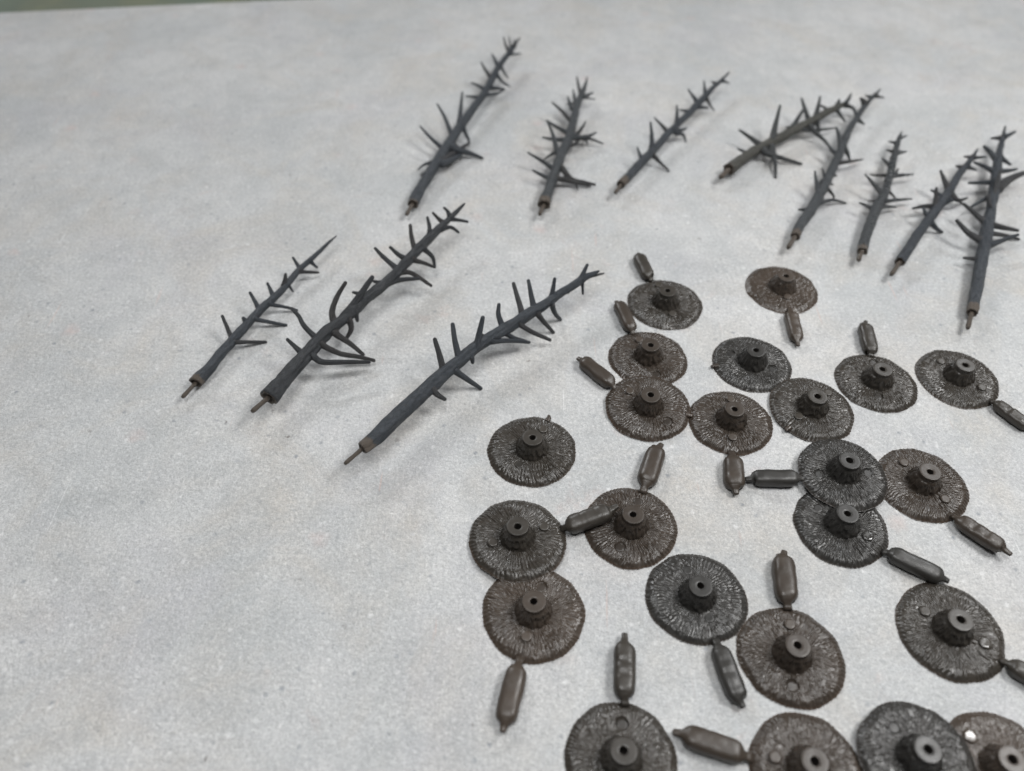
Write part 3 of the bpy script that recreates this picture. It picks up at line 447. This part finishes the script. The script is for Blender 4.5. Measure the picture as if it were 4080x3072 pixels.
def bark_paint(name, wet):
    """blue grey primer over brown plastic; 'bare' attribute = where the primer is missing"""
    mt, nt, b = newmat(name); L = nt.links
    co = nt.nodes.new('ShaderNodeTexCoord').outputs['Object']
    uv = nt.nodes.new('ShaderNodeUVMap').outputs[0]
    oi = nt.nodes.new('ShaderNodeObjectInfo').outputs['Color']
    grime = rng(nt, noise(nt, co, 90, 4, 0.65), 0.35, 0.7, 0.0, 1.0)
    streak = noise(nt, uv, 11, 6, 0.75, 0.8)
    c = mix(nt, rng(nt, streak, 0.36, 0.62, 0, 1), (0.50, 0.50, 0.50), (1.35, 1.36, 1.38))
    c = mix(nt, 0.35, c, mix(nt, grime, (0.70, 0.70, 0.70), (1.35, 1.30, 1.25)))
    c = mix(nt, 1.0, oi, c, 'MULTIPLY')
    at = N(nt, 'ShaderNodeAttribute', attribute_name='bare').outputs['Fac']
    edge = math_(nt, 'ADD', at, math_(nt, 'MULTIPLY', math_(nt, 'SUBTRACT', noise(nt, co, 700, 4, 0.7), 0.5), 1.1))
    c = mix(nt, rng(nt, edge, 0.42, 0.58, 0, 1), c, (0.098, 0.080, 0.064))
    wear = noise(nt, uv, 14, 7, 0.8, 0.5)
    c = mix(nt, rng(nt, wear, 0.57, 0.68, 0, 0.65), c, (0.075, 0.055, 0.040))
    L.new(c, b.inputs['Base Color'])
    if wet:
        L.new(rng(nt, noise(nt, co, 120, 3, 0.6), 0.40, 0.56, 0.06, 0.45), b.inputs['Roughness'])
    else:
        L.new(rng(nt, noise(nt, co, 240, 3, 0.6), 0.3, 0.7, 0.36, 0.56), b.inputs['Roughness'])
    b.inputs['Specular IOR Level'].default_value = 0.65 if wet else 0.5
    n0 = bump(nt, noise(nt, uv, 9, 7, 0.75, 0.6), 1.0, 0.0009)
    n1 = bump(nt, noise(nt, co, 1100, 3, 0.65), 0.35, 0.00014, n0)
    L.new(n1, b.inputs['Normal'])
    return mt

def glossy_mark():
    mt, nt, b = newmat('glossy_moulded_spot')
    co = nt.nodes.new('ShaderNodeTexCoord').outputs['Object']
    oi = nt.nodes.new('ShaderNodeObjectInfo').outputs['Color']
    c = mix(nt, rng(nt, noise(nt, co, 700, 3, 0.6), 0.3, 0.7, 0, 1), (0.9, 0.9, 0.9), (1.2, 1.2, 1.2))
    nt.links.new(mix(nt, 1.0, oi, c, 'MULTIPLY'), b.inputs['Base Color'])
    nt.links.new(rng(nt, noise(nt, co, 420, 3, 0.6), 0.45, 0.62, 0.12, 0.50), b.inputs['Roughness'])
    b.inputs['Specular IOR Level'].default_value = 0.75
    nt.links.new(bump(nt, noise(nt, co, 350, 2, 0.5), 0.25, 0.0003), b.inputs['Normal'])
    return mt

def dark_hole():
    mt, nt, b = newmat('hole_wall_plastic')
    co = nt.nodes.new('ShaderNodeTexCoord').outputs['Object']
    c = mix(nt, noise(nt, co, 500, 3, 0.6), (0.022, 0.019, 0.017), (0.034, 0.029, 0.025))
    nt.links.new(c, b.inputs['Base Color']); b.inputs['Roughness'].default_value = 0.6
    return mt

M_MAT, M_GREEN, M_DISC, M_SMOOTH = gaming_mat(), green_cloth(), brown_plastic(), smooth_plastic()
M_BARK, M_WET, M_GLOSSY, M_HOLE = bark_paint('primed_bark', False), bark_paint('primed_bark_glossy', True), glossy_mark(), dark_hole()  # glossy spots are plain plastic, white only where they mirror a lamp

# ------------------------------------------------------------------ helpers
def make_obj(name, verts, faces, mat, parent=None, smooth=True, attr=None, uv=None, color=None):
    me = bpy.data.meshes.new(name)
    v = np.asarray(verts, dtype=np.float32).reshape(-1, 3)
    if isinstance(faces, np.ndarray):
        nf, k = faces.shape
        me.vertices.add(len(v)); me.vertices.foreach_set('co', v.ravel())
        me.loops.add(nf * k); me.loops.foreach_set('vertex_index', faces.astype(np.int32).ravel())
        me.polygons.add(nf); me.polygons.foreach_set('loop_start', np.arange(0, nf * k, k, dtype=np.int32))
        me.update(calc_edges=True)
    else:
        me.from_pydata([tuple(map(float, p)) for p in v], [], faces); me.update()
    me.polygons.foreach_set('use_smooth', [smooth] * len(me.polygons))
    for an, vals in (attr or {}).items():
        a = me.attributes.new(an, 'FLOAT', 'POINT'); a.data.foreach_set('value', np.asarray(vals, dtype=np.float32))
    if uv is not None:
        l = me.uv_layers.new(name='UVMap')
        vi = np.empty(len(me.loops), dtype=np.int32); me.loops.foreach_get('vertex_index', vi)
        l.data.foreach_set('uv', np.asarray(uv, dtype=np.float32)[vi].ravel())
    me.validate()
    me.materials.append(mat)
    o = bpy.data.objects.new(name, me); col.objects.link(o)
    if parent: o.parent = parent
    if color: o.color = (*color, 1)
    return o

def value_noise(u, v, seed, ku=None):
    """smooth value noise, periodic in u with ku cells when given"""
    r = np.random.RandomState(seed).rand(512, 64)
    iu = np.floor(u).astype(int); iv = np.floor(v).astype(int)
    fu = u - iu; fv = v - iv
    fu = fu * fu * (3 - 2 * fu); fv = fv * fv * (3 - 2 * fv)
    a = iu % (ku or 512); b = (iu + 1) % (ku or 512)
    c = iv % 64; d = (iv + 1) % 64
    return (r[a, c] * (1 - fu) + r[b, c] * fu) * (1 - fv) + (r[a, d] * (1 - fu) + r[b, d] * fu) * fv

def grid_faces(nr, nt, wrap=True):
    """quads between nr rings of nt points"""
    i = np.arange(nr - 1)[:, None]; j = np.arange(nt if wrap else nt - 1)[None, :]
    k = (j + 1) % nt
    return np.stack([i * nt + j, i * nt + k, (i + 1) * nt + k, (i + 1) * nt + j], -1).reshape(-1, 4)

def resample(pts, step):
    """Catmull-Rom through rows of (x, y, z, r)"""
    p = np.asarray(pts, float)
    if len(p) == 2:
        n = max(3, int(np.linalg.norm(p[1, :3] - p[0, :3]) / step)); t = np.linspace(0, 1, n)[:, None]
        return p[0] * (1 - t) + p[1] * t
    q = np.vstack([2 * p[0] - p[1], p, 2 * p[-1] - p[-2]]); out = []
    for i in range(1, len(q) - 2):
        n = max(2, int(np.linalg.norm(q[i + 1, :3] - q[i, :3]) / step))
        for t in np.linspace(0, 1, n, endpoint=False):
            a, b, c, d = q[i - 1], q[i], q[i + 1], q[i + 2]
            out.append(0.5 * (2 * b + (c - a) * t + (2 * a - 5 * b + 4 * c - d) * t * t + (3 * b - a - 3 * c + d) * t ** 3))
    out.append(p[-1]); out = np.array(out); out[:, 3] = np.maximum(out[:, 3], p[:, 3].min() * 0.9)
    return out

def frames(P):
    T = np.gradient(P, axis=0); T /= np.linalg.norm(T, axis=1)[:, None] + 1e-12
    up = np.array([0, 0, 1.0]); A = np.cross(T, up); bad = np.linalg.norm(A, axis=1) < 1e-3
    A[bad] = (1, 0, 0); A /= np.linalg.norm(A, axis=1)[:, None]
    B = np.cross(A, T)
    return T, A, B

def set_label(o, label, cat, group=None):
    o['label'] = label; o['category'] = cat
    if group: o['group'] = group

def empty(name, loc):
    o = bpy.data.objects.new(name, None); col.objects.link(o); o.location = loc
    o.empty_display_size = 0.005
    return o

# ------------------------------------------------------------------ setting: mat on a green table
EDGE = np.array([-329.24, 511.70]); ED = np.array([170.4, 25.18]); ED /= np.linalg.norm(ED)
EN = np.array([ED[1], -ED[0]])                 # points towards the viewer
def slab(name, mat, a0, a1, n0, n1, ztop, zbot, bev, kind='structure'):
    def P(a, n, z): q = EDGE + ED * a + EN * n; return (q[0] * MM, q[1] * MM, z * MM)
    vs = []
    prof = [(0, zbot), (0, ztop - bev), (bev * 0.3, ztop - bev * 0.3), (bev, ztop)]
    for off, z in prof:
        vs += [P(a0 + off, n0 + off, z), P(a1 - off, n0 + off, z), P(a1 - off, n1 - off, z), P(a0 + off, n1 - off, z)]
    fs = []
    for r in range(3):
        for j in range(4):
            k = (j + 1) % 4; fs.append((r * 4 + j, r * 4 + k, r * 4 + 4 + k, r * 4 + 4 + j))
    fs.append((12, 13, 14, 15)); fs.append((3, 2, 1, 0))
    o = make_obj(name, vs, fs, mat, smooth=False); o['kind'] = kind
    return o
slab('game_mat', M_MAT, -330, 900, 0, 700, 0.0, -5.95, 0.6)
slab('table_top', M_GREEN, -900, 1500, -700, 1100, -6.0, -28, 3.0)

# ------------------------------------------------------------------ round bases
NT, NR = 720, 58
TH = np.linspace(0, 2 * np.pi, NT, endpoint=False)
def base_disc(seed, R, marks, rough, parent, color, brown, relief):
    rs = np.random.RandomState(seed)
    rho = np.concatenate([np.linspace(4.6, 12.2, 34), np.linspace(12.35, 15.0, 20)])
    rho = np.concatenate([rho, [15.04, 15.06, 15.0, 14.6]])
    nr = len(rho)
    r2, t2 = np.meshgrid(rho, TH, indexing='ij')
    u = t2 / (2 * np.pi)
    w = (value_noise(u * 12, r2 / 3.5, seed, 12) - 0.5) * 0.020 * (1 + 1.2 * rough)
    w2 = (value_noise(u * 40, r2 / 1.3, seed + 7, 40) - 0.5) * 0.009
    uu = u + w + w2
    k1, k2 = 68, 120
    a = 0.5 + 0.25 * np.cos(uu * 2 * np.pi * 68) + 0.5 * (value_noise(uu * k1, r2 / 2.5, seed + 1, k1) - 0.5); b = value_noise(uu * k2, r2 / 3.0, seed + 2, k2)
    rid1 = np.clip(a, 0, 1); rid2 = 1 - np.abs(2 * b - 1)
    wgt = np.clip((r2 - 7) / 6, 0, 1)
    brk = value_noise(uu * 80 + 0.5, r2 / 0.95, seed + 3, 80)
    rid = rid1 * 1.1 + (rid2 ** 1.6) * (0.06 + 0.10 * wgt)
    rid *= 0.45 + 0.85 * brk
    blob = value_noise(u * 70, r2 / 0.9, seed + 4, 70)
    amp = relief * 0.48 * (0.75 + 0.4 * value_noise(u * 7, r2 / 5, seed + 5, 7))
    h = rid * amp * (1 - 0.40 * rough) + blob * (0.08 + 0.26 * rough)
    # slope: low cone with a rounded shoulder falling to a thin edge
    x = np.clip((r2 - 12.0) / 3.0, 0, 1)
    top = 1.70 + 0.12 * (1 - np.clip((r2 - 4.6) / 8, 0, 1))
    prof = top - 1.45 * x ** 2.1
    damp = np.where(r2 > 14.2, np.clip((15.2 - r2) / 1.0, 0.25, 1), 1)
    z = prof + (h - 0.35) * damp
    # flat or sunk circular ejector marks
    for mx, my, t in marks:
        d = np.hypot(r2 * np.cos(t2) - mx, r2 * np.sin(t2) - my)
        k = np.clip(((1.75 if t > 0 else 1.82) - d) / 0.2, 0, 1)
        lvl = {1: 1.95, 0: 1.62, -1: 1.08, 2: 1.95}[t]
        z = z * (1 - k) + lvl * k
    wob = 1 + 0.006 * np.sin(7 * t2 + rs.rand() * 6) * (r2 > 12) + 0.005 * np.sin(11 * t2 + rs.rand() * 6) * (r2 > 12) + 0.010 * np.sin(2 * t2 + rs.rand() * 6) + 0.006 * np.sin(3 * t2 + rs.rand() * 6) + 0.004 * np.sin(5 * t2 + rs.rand() * 6)
    sc_ = 1 + 0.015 * (rid1 - 0.5) * np.clip((r2 - 13.4) / 1.6, 0, 1) + 0.014 * (value_noise(u * 46, r2 * 0, seed + 9, 46) - 0.5) * np.clip((r2 - 13.0) / 2, 0, 1)
    # nicks and slightly flattened stretches of the rim
    fl = rs.rand() * 2 * np.pi; sc_ *= 1 - 0.018 * np.exp(-((np.angle(np.exp(1j * (t2 - fl)))) / 0.28) ** 2) * np.clip((r2 - 11) / 4, 0, 1)
    z[-4] = np.clip(z[-4], 0.25, 0.5); z[-3] = 0.22; z[-2] = 0.08; z[-1] = 0.02
    rr = r2 * (R / 15.0) * np.where(r2 > 7, wob * sc_, 1)
    V = np.stack([rr * np.cos(t2), rr * np.sin(t2), z], -1) * MM
    edge = np.clip((r2 - 14.35) / 0.6, 0, 1) * (0.25 + 0.65 * value_noise(u * 9, r2 * 0, seed + 11, 9)) * brown
    o = make_obj('disc', V.reshape(-1, 3), grid_faces(nr, NT), M_DISC, parent, attr={'thin_edge': edge.ravel()}, color=color)
    return o

def hub(seed, parent, color):
    """ribbed cone with a smooth cap and a drilled hole"""
    nt = 200; th = np.linspace(0, 2 * np.pi, nt, endpoint=False)
    rows = [(5.75, 1.1, .5), (5.62, 1.6, .8), (5.45, 2.1, 1), (5.25, 2.6, 1), (5.05, 3.1, 1), (4.85, 3.6, 1), (4.65, 4.1, 1), (4.45, 4.6, 1), (4.25, 5.1, 1), (4.05, 5.6, .9), (3.85, 6.0, .5),
            (3.62, 6.2, 0), (3.56, 6.5, 0), (3.54, 7.0, 0), (3.50, 7.55, 0)]
    V = []
    for r, z, k in rows:
        u = th / (2 * np.pi)
        rid = 1 - np.abs(2 * value_noise(u * 40 + 0.0, np.full(nt, z / 2.2), seed + 21, 40) - 1)
        blk = value_noise(u * 34, np.full(nt, z / 0.8), seed + 22, 34)
        rr = r + k * (0.62 * (rid - 0.5) + 0.62 * (blk - 0.5))
        zz = z + k * 0.12 * (blk - 0.5)
        V.append(np.stack([rr * np.cos(th), rr * np.sin(th), zz + 0 * th], -1))
    root = make_obj('hub', np.concatenate(V) * MM, grid_faces(len(rows), nt), M_DISC, parent, attr={'thin_edge': np.zeros(len(rows) * nt)}, color=tuple(c * 0.92 for c in color))
    rs = np.random.RandomState(seed + 30)
    hx, hy = (rs.rand(2) - 0.5) * 0.25
    hr = 1.02 + 0.12 * rs.rand()
    caprows = [(3.50, 7.45, 0), (3.47, 7.66, 0), (3.40, 7.76, 0), (3.28, 7.80, 0), (2.6, 7.76, .2), (1.9, 7.77, .6), (hr + .14, 7.78, 1), (hr + 0.03, 7.72, 1), (hr, 7.6, 1), (hr, 7.2, 1)]
    V = []
    for r, z, k in caprows:
        nick = k * 0.10 * (value_noise(th / (2 * np.pi) * 11, 0 * th, seed + 31, 11) - 0.5)
        V.append(np.stack([(r + nick) * np.cos(th) + hx * k, (r + nick) * np.sin(th) + hy * k, z + 0 * th], -1))
    cap = make_obj('cap', np.concatenate(V) * MM, grid_faces(len(caprows), nt), M_SMOOTH, root, color=tuple(c * 1.05 for c in color))
    V = []
    for r, z in ((hr, 7.21), (hr * 0.97, 5), (hr * 0.95, 3.2), (0.01, 3.1)):
        V.append(np.stack([r * np.cos(th) + hx, r * np.sin(th) + hy, z + 0 * th], -1))
    make_obj('peg_hole', np.concatenate(V) * MM, grid_faces(4, nt), M_HOLE, root)

def mark_disc(t, x, y, parent, color, seed):
    lvl, r = {1: (2.5, 1.60), 0: (1.64, 1.66), -1: (1.10, 1.66), 2: (2.35, 1.75)}[t]
    nt = 40; th = np.linspace(0, 2 * np.pi, nt, endpoint=False)
    if t in (1, 2): rows = [(r * 1.04, lvl - 0.6), (r, lvl - 0.12), (r * 0.95, lvl), (r * 0.6, lvl - 0.01), (0.01, lvl)]
    else: rows = [(r * 1.01, lvl - 0.1), (r, lvl), (r * 0.6, lvl + 0.01), (0.01, lvl)]
    sx = math.sin(seed) * 0.03; sy = math.cos(seed * 1.7) * 0.03
    V = np.concatenate([np.stack([x + q * np.cos(th), y + q * np.sin(th), z + sx * q * np.cos(th) + sy * q * np.sin(th)], -1) for q, z in rows])
    o = make_obj('ejector_mark', V * MM, grid_faces(len(rows), nt), M_GLOSSY if t == 2 else M_SMOOTH, parent, color=tuple(c * (1.25 if t > 0 else 0.72) for c in color))  # raised marks coloured lighter, sunk ones darker, painting in light and recess shade
    return o

def sprue_tab(seed, pts, parent, inv, color, creases):
    """a capsule of waste plastic: neck, rounded body with bevelled top, snapped nub"""
    rs = np.random.RandomState(seed)
    (nx, ny, nz, r), b0, b1, tip = pts
    P = np.array([pts[0][:3], b0[:3], b1[:3], tip[:3]]); r = b0[3]
    L = np.linalg.norm(P[2] - P[1])
    d0 = (P[2] - P[1]) / L
    a = P[1] - d0 * 0.0
    rows = []
    def add(p, rr, hz): rows.append((p, rr, hz))
    rn = 0.36 * r
    for t in (0, .35, .7): add(P[0] * (1 - t) + P[1] * t, rn * (1.15 - 0.2 * t), 0.75)
    S = 26
    ease = lambda s, w: 1.0 if s > w else max(0.0, 1 - ((w - s) / w) ** 2.6) ** (1 / 2.4)
    W = min(0.40, 1.0 * r / L)
    for i in range(S + 1):
        t = 0.5 - 0.5 * math.cos(math.pi * i / S); p = P[1] + (P[2] - P[1]) * t
        e = min(ease(t + 0.02, W), ease(1 - t + 0.02, W))
        add(p, max(rn, r * (0.34 + 0.66 * e)), 0.86 + 0.0 * e)
    for t in (.3, .65, .9, 1.0): add(P[2] * (1 - t) + P[3] * t, rn * (1.1 - 0.35 * t), 0.85)
    cen = np.array([q[0] for q in rows]); T, A, B = frames(cen)
    nt = 36; th = np.linspace(0, 2 * np.pi, nt, endpoint=False)
    # rounded, flat-topped section
    c, s = np.cos(th), np.sin(th)
    n = 2.25; k = (np.abs(c) ** n + np.abs(s) ** n) ** (-1 / n)
    V = []
    for i, (p, rr, hz) in enumerate(rows):
        t = i / (len(rows) - 1)
        w = 1 + 0.11 * (value_noise(th / (2 * np.pi) * 6, np.full(nt, t * 7), seed, 6) - 0.5) + 0.05 * (value_noise(th / (2 * np.pi) * 14, np.full(nt, t * 22), seed + 3, 14) - 0.5)
        rad = rr * k * w * 0.97
        top = np.where(s > 0.1, 1 - 0.12 * np.clip(s, 0, 1) ** 3, 1)      # flattened top
        dz = 0
        for cp, depth in creases:
            g = math.exp(-((t - cp) / 0.022) ** 2); dz += -depth * g
            dz += depth * 0.35 * math.exp(-((t - cp - 0.05) / 0.03) ** 2)
        V.append(p + A[i] * (rad * c)[:, None] + B[i] * ((rad * s * top * hz) + dz * np.clip(s, 0, 1))[:, None])
    # end caps
    V.insert(0, np.repeat(cen[:1], nt, 0)); V.append(np.repeat(cen[-1:] + T[-1] * rn * 0.25, nt, 0))
    V = np.concatenate(V)
    V[:, 2] = np.maximum(V[:, 2], 0.06 + 0.0 * V[:, 2])
    V = (inv @ np.vstack([V.T * MM, np.ones(len(V))]))[:3].T
    return make_obj('sprue_tab', V, grid_faces(len(rows) + 2, nt), M_SMOOTH, parent, color=color)

def stub(seed, R, ang, ln, parent, color, w=1.0):
    """snapped remnant of a moulding gate on the rim"""
    pts = [(math.cos(ang) * (R - 1.6), math.sin(ang) * (R - 1.6), 0.9, w * 1.1), (math.cos(ang) * (R + ln * .5), math.sin(ang) * (R + ln * .5), 0.9, w * 0.8),
           (math.cos(ang + .04) * (R + ln), math.sin(ang + .04) * (R + ln), 1.3, w * 0.35)]
    S = resample(pts, 0.35); T, A, B = frames(S[:, :3]); nt = 12; th = np.linspace(0, 2 * np.pi, nt, endpoint=False)
    V = np.concatenate([S[i, :3] + A[i] * (S[i, 3] * np.cos(th) * (1 + .2 * math.sin(i * 3.1 + seed)))[:, None] + B[i] * (S[i, 3] * 0.75 * np.sin(th))[:, None] for i in range(len(S))] + [np.repeat(S[-1:, :3], nt, 0)])
    V[:, 2] = np.maximum(V[:, 2], 0.05)
    make_obj('gate_stub', V * MM, grid_faces(len(S) + 1, nt), M_DISC, parent, attr={'thin_edge': np.full(len(V), 0.3)}, color=color)

G = (0.042, 0.037, 0.031); BR = (0.049, 0.039, 0.031); DK = (0.034, 0.0325, 0.030); WB = (0.060, 0.047, 0.037)
# colour, roughness of relief, brownness of the rim, (lifted towards angle in degrees, lift in mm), gate stubs, label
DETAIL = {
 '1': (G, .3, .5, None, [], 'grey brown base farthest back on the left, tab pointing away, nick in front rim', [(.55, .1)]),
 '2': (WB, .7, .9, None, [], 'warm brown round base standing apart at the back, tab hanging towards the viewer', [(.35, .2), (.52, .2)]),
 '3': (BR, .2, .8, None, [], 'brown round base whose front edge lies under the next base, tab beside farthest base', []),
 '4': (DK, .3, .4, None, [(188, 1.2)], 'dark grey tabless base, tiny stub on left rim, pale scratch across its front', []),
 '5': (G, .3, .3, None, [], 'round base touching no other, straight tab pointing directly away, at back right', []),
 '6': (G, .2, .5, None, [], 'back base nearest the right edge, bumpy tab running out of the frame', [(.42, .5), (.7, .3)]),
 '7': (BR, .1, .9, (95, 1.5), [(-14, .6)], 'round base lapping over the brown one behind it, plump tab pointing back left', []),
 '8': (BR, .2, .9, None, [], 'round base with raised marks behind and before its hub, short fat tab towards viewer', []),
 '9': (G, .2, .6, (127, .9), [(222, .4)], 'tabless base touching the dark tabless one behind it, pale nick on left rim', []),
 '10': (G, .15, .5, None, [(67, 1.3)], 'round base lying alone below the front trunk, small hooked stub on upper rim', []),
 '11': (DK, .05, .3, None, [], 'dark ribbed base lying on top of two others, tab pointing left', []),
 '12': (BR, .05, .8, None, [], 'brown base half under the dark ribbed one, bumpy tab lifted off the mat', [(.40, .4), (.55, .3)]),
 '13': (DK, .1, .4, None, [], 'base mostly covered by the dark ribbed one, long smooth tab at lower right', []),
 '14': (G, .1, .7, (-79, 1.5), [], 'leftmost round base, its tab lying across the neighbouring base', [(.42, .3), (.6, .2)]),
 '15': (BR, .05, 1., None, [], 'round base with the neighbouring tab resting against its hub, own tab pointing away', []),
 '16': (WB, .4, .9, None, [], 'warm brown base tucked under the leftmost one, ribbed tab pointing at the viewer', []),
 '17': (DK, .5, .5, None, [], 'dark grey base in lower middle, wrinkled tab at its front, pale scuffs', [(.5, .25), (.65, .15), (.38, .15)]),
 '18': (BR, .6, .9, None, [], 'brown base in lower middle with pale ringed hub top, smooth tab pointing away', []),
 '19': (G, .6, .6, None, [], 'large round base by the right edge, raised marks either side, tab leaving the frame', []),
 '20': (G, .9, .3, None, [], 'base cut by the bottom edge, creased square ended tab standing straight up', [(.42, .45), (.55, .4)]),
 '21': (BR, .7, .8, None, [], 'base cut by the bottom edge, its fat tab reaching left towards the next base', []),
 '22': (DK, .8, .3, None, [], 'dark tabless base cut by the bottom edge, lying on the corner base', []),
 '23': (WB, .8, .6, None, [], 'brown base in the bottom right corner with a glinting mark beside its hub', []),
}
for k, (x, y, z, R, marks) in DISCS.items():
    color, rough, brown, lift, stubs, label, creases = DETAIL[k]
    seed = 100 + int(k) * 17
    root = empty('tree_base', (x * MM, y * MM, (z + 0.02) * MM))
    set_label(root, label, 'model base', 'round plastic bases for model trees')
    if lift:
        a = math.radians(lift[0]); ang = lift[1] / 30.0
        ax = Vector((math.sin(a), -math.cos(a), 0))      # raises the rim lying in direction a
        root.rotation_euler = Matrix.Rotation(ang, 3, ax).to_euler()
        root.location.z += lift[1] * 0.5 * MM
    Mx = Matrix.LocRotScale(root.location, root.rotation_euler, None)
    inv = np.array(Mx.inverted())
    base_disc(seed, R, marks, rough, root, color, brown, {'2': 0.35, '21': 0.7, '22': 0.7, '23': 0.5, '17': 0.8, '4': 0.75, '20': 0.85}.get(k, 1.0))
    hub(seed, root, color)
    for i, (mx, my, t) in enumerate(marks): mark_disc(t, mx, my, root, color, seed + i)
    if k in TABS: sprue_tab(seed + 50, TABS[k], root, inv, tuple(c * 1.05 for c in color), creases)
    for a, ln in stubs: stub(seed, R, math.radians(a), ln, root, color)

# ------------------------------------------------------------------ tree trunks
BLUE = (0.039, 0.046, 0.055); BLACK = (0.030, 0.033, 0.037); OLIVE = (0.066, 0.065, 0.056); SLATE = (0.049, 0.055, 0.060)
def tube(name, rows, nt, mat, parent, o0, seed, lump=0.05, groove=0.0, tip='round', endcup=False, bare=None, color=None, flare=False, bare_end=False):
    S = np.asarray(rows); cen = S[:, :3]; T, A, B = frames(cen)
    th = np.linspace(0, 2 * np.pi, nt, endpoint=False); u = th / (2 * np.pi)
    sl = np.r_[0, np.cumsum(np.linalg.norm(np.diff(cen, axis=0), axis=1))]
    V = []; at = []; uv = []
    def ring(c, a, b, r, s, bv):
        V.append(c + a * (r * np.cos(th))[:, None] + b * (r * np.sin(th))[:, None])
        at.append(np.full(nt, bv)); uv.append(np.stack([u * 1.6, np.full(nt, s * 0.05)], -1))
    def lumps(s, r):
        g = (value_noise(u * 13, np.full(nt, s / 7.0), seed, 13) - .5) * groove + (value_noise(u * 24, np.full(nt, s / 3.0), seed + 1, 24) - .5) * groove * .7
        l = (value_noise(u * 4, np.full(nt, s / 2.6), seed + 2, 4) - .5) * lump * 2
        return r * (1 + g + l)
    if endcup:
        r = lumps(0, S[0, 3]); c = cen[0]; t = T[0]
        for kr, off in ((0.30, 0.9), (0.62, 0.75), (0.72, 0.1), (0.84, -0.12), (0.95, 0.0)): ring(c + t * off, A[0], B[0], r * kr, 0, 1.0)
    else: ring(cen[0], A[0], B[0], np.full(nt, 0.001), 0, 1.0 if bare_end else 0)
    for i in range(len(S)):
        r = S[i, 3]
        if flare: r *= 1 + min(0.75, 0.55 / S[0, 3]) * math.exp(-(sl[i] / (1.1 * S[0, 3])))
        bv = 0.0 if bare is None else float(np.clip(0.5 + (bare - sl[i]) / 3.0, 0, 1))
        ring(cen[i], A[i], B[i], lumps(sl[i], np.full(nt, r)), sl[i], bv if not bare_end else 1.0)
    r = S[-1, 3]
    if tip == 'round':
        for q in (0.5, 0.8, 0.96): ring(cen[-1] + T[-1] * r * q * 0.9, A[-1], B[-1], np.full(nt, r * math.sqrt(1 - q * q)), sl[-1] + r * q, 0 if not bare_end else 1)
    ring(cen[-1] + T[-1] * (r * 0.92 if tip == 'round' else 0), A[-1], B[-1], np.full(nt, 0.001), sl[-1] + r, 0 if not bare_end else 1)
    V = np.concatenate(V)
    V[:, 2] = np.maximum(V[:, 2], 0.05)
    return make_obj(name, (V - o0) * MM, grid_faces(len(V) // nt, nt), mat, parent, attr={'bare': np.concatenate(at)}, uv=np.concatenate(uv), color=color)

TREE_INFO = {
 'A': (BLUE, M_BARK, 2.2, .78, 'leftmost and smallest of the three front trunks, slim, with long bare pointed tip'),
 'B': (BLACK, M_BARK, -3, .72, 'thickest near black trunk, crooked joint midway, ragged cupped butt'),
 'C': (BLUE, M_BARK, 3.6, .75, 'smooth blue grey trunk nearest the viewer, brown bare butt, tall spikes on upper half'),
 'D': (BLUE, M_BARK, 1.0, .45, 'tallest blurred trunk at back left, tufted crown, thick branches by its foot'),
 'E': (SLATE, M_BARK, 3.5, .45, 'bushy blurred trunk at middle back, spikes fanning both sides, beige butt facing viewer'),
 'F': (BLUE, M_BARK, 5.0, .40, 'straight slim trunk leaning right at middle back, long brown bare butt, few spikes'),
 'G': (OLIVE, M_BARK, 0.5, .45, 'olive grey trunk lying nearly sideways, crowded tip touching the next trunk'),
 'H': (SLATE, M_BARK, 3.5, .45, 'long wavy trunk whose curled tip reaches past the olive grey sideways one'),
 'I': ((0.036, 0.041, 0.045), M_WET, 2.5, .45, 'short trunk with wet glossy patches and pale glints on its lower half'),
 'J': (BLUE, M_BARK, -3, .5, 'blue grey trunk between the glossy short one and the long straight one'),
 'K': (BLUE, M_BARK, 4.5, .6, 'long upright trunk by the right edge, one broad spike pointing out of frame'),
}
for ti, (k, (pin, trunk, branches)) in enumerate(TREES.items()):
    color, mat, bare, tipk, label = TREE_INFO[k]
    seed = 1000 + ti * 37
    o0 = np.array(trunk[0][:3]); o0[2] = 0
    root = empty('model_tree_trunk', tuple(o0 * MM))
    set_label(root, label, 'tree trunk', 'bare plastic tree trunks laid out on the mat')
    S = resample(trunk, 0.8)
    tube('trunk', S, 40, mat, root, o0, seed, lump=0.04, groove=0.28, endcup=True, bare=bare, color=color)
    d = np.array(trunk[1][:3]) - np.array(trunk[0][:3]); d /= np.linalg.norm(d)
    pr = [tuple(p) for p in pin]; e = np.array(trunk[0][:3]) + d * 0.8
    rp = max(0.75, sorted(p[3] for p in pin)[1])
    P0 = np.array(pin[0][:3]); 
    tt = np.linspace(0, 1, 10)
    rows = [(*(P0 * (1 - t) + e * t), rp * (0.72 if t < .1 else 0.95 + .05 * math.sin(t * 9))) for t in tt]
    tube('peg', rows, 18, mat, root, o0, seed + 5, lump=0.03, tip='flat', color=color, bare_end=True)
    for bi, br in enumerate(branches):
        S = resample(br, 0.9); n = len(S); t = np.linspace(0, 1, n)
        S[:, 3] *= (1.12 - (1.12 - tipk * 0.88) * t ** 1.3)
        rs = random.Random(seed + bi)
        c2 = color if rs.random() < 0.6 else tuple(np.array(color) * (1 - .45) + np.array((0.040, 0.033, 0.028)) * .45)
        if k == 'G': c2 = (0.040, 0.044, 0.046)
        tube('branch', S, 14, mat, root, o0, seed + 60 + bi, lump=0.06, groove=0.05, flare=True, color=c2)
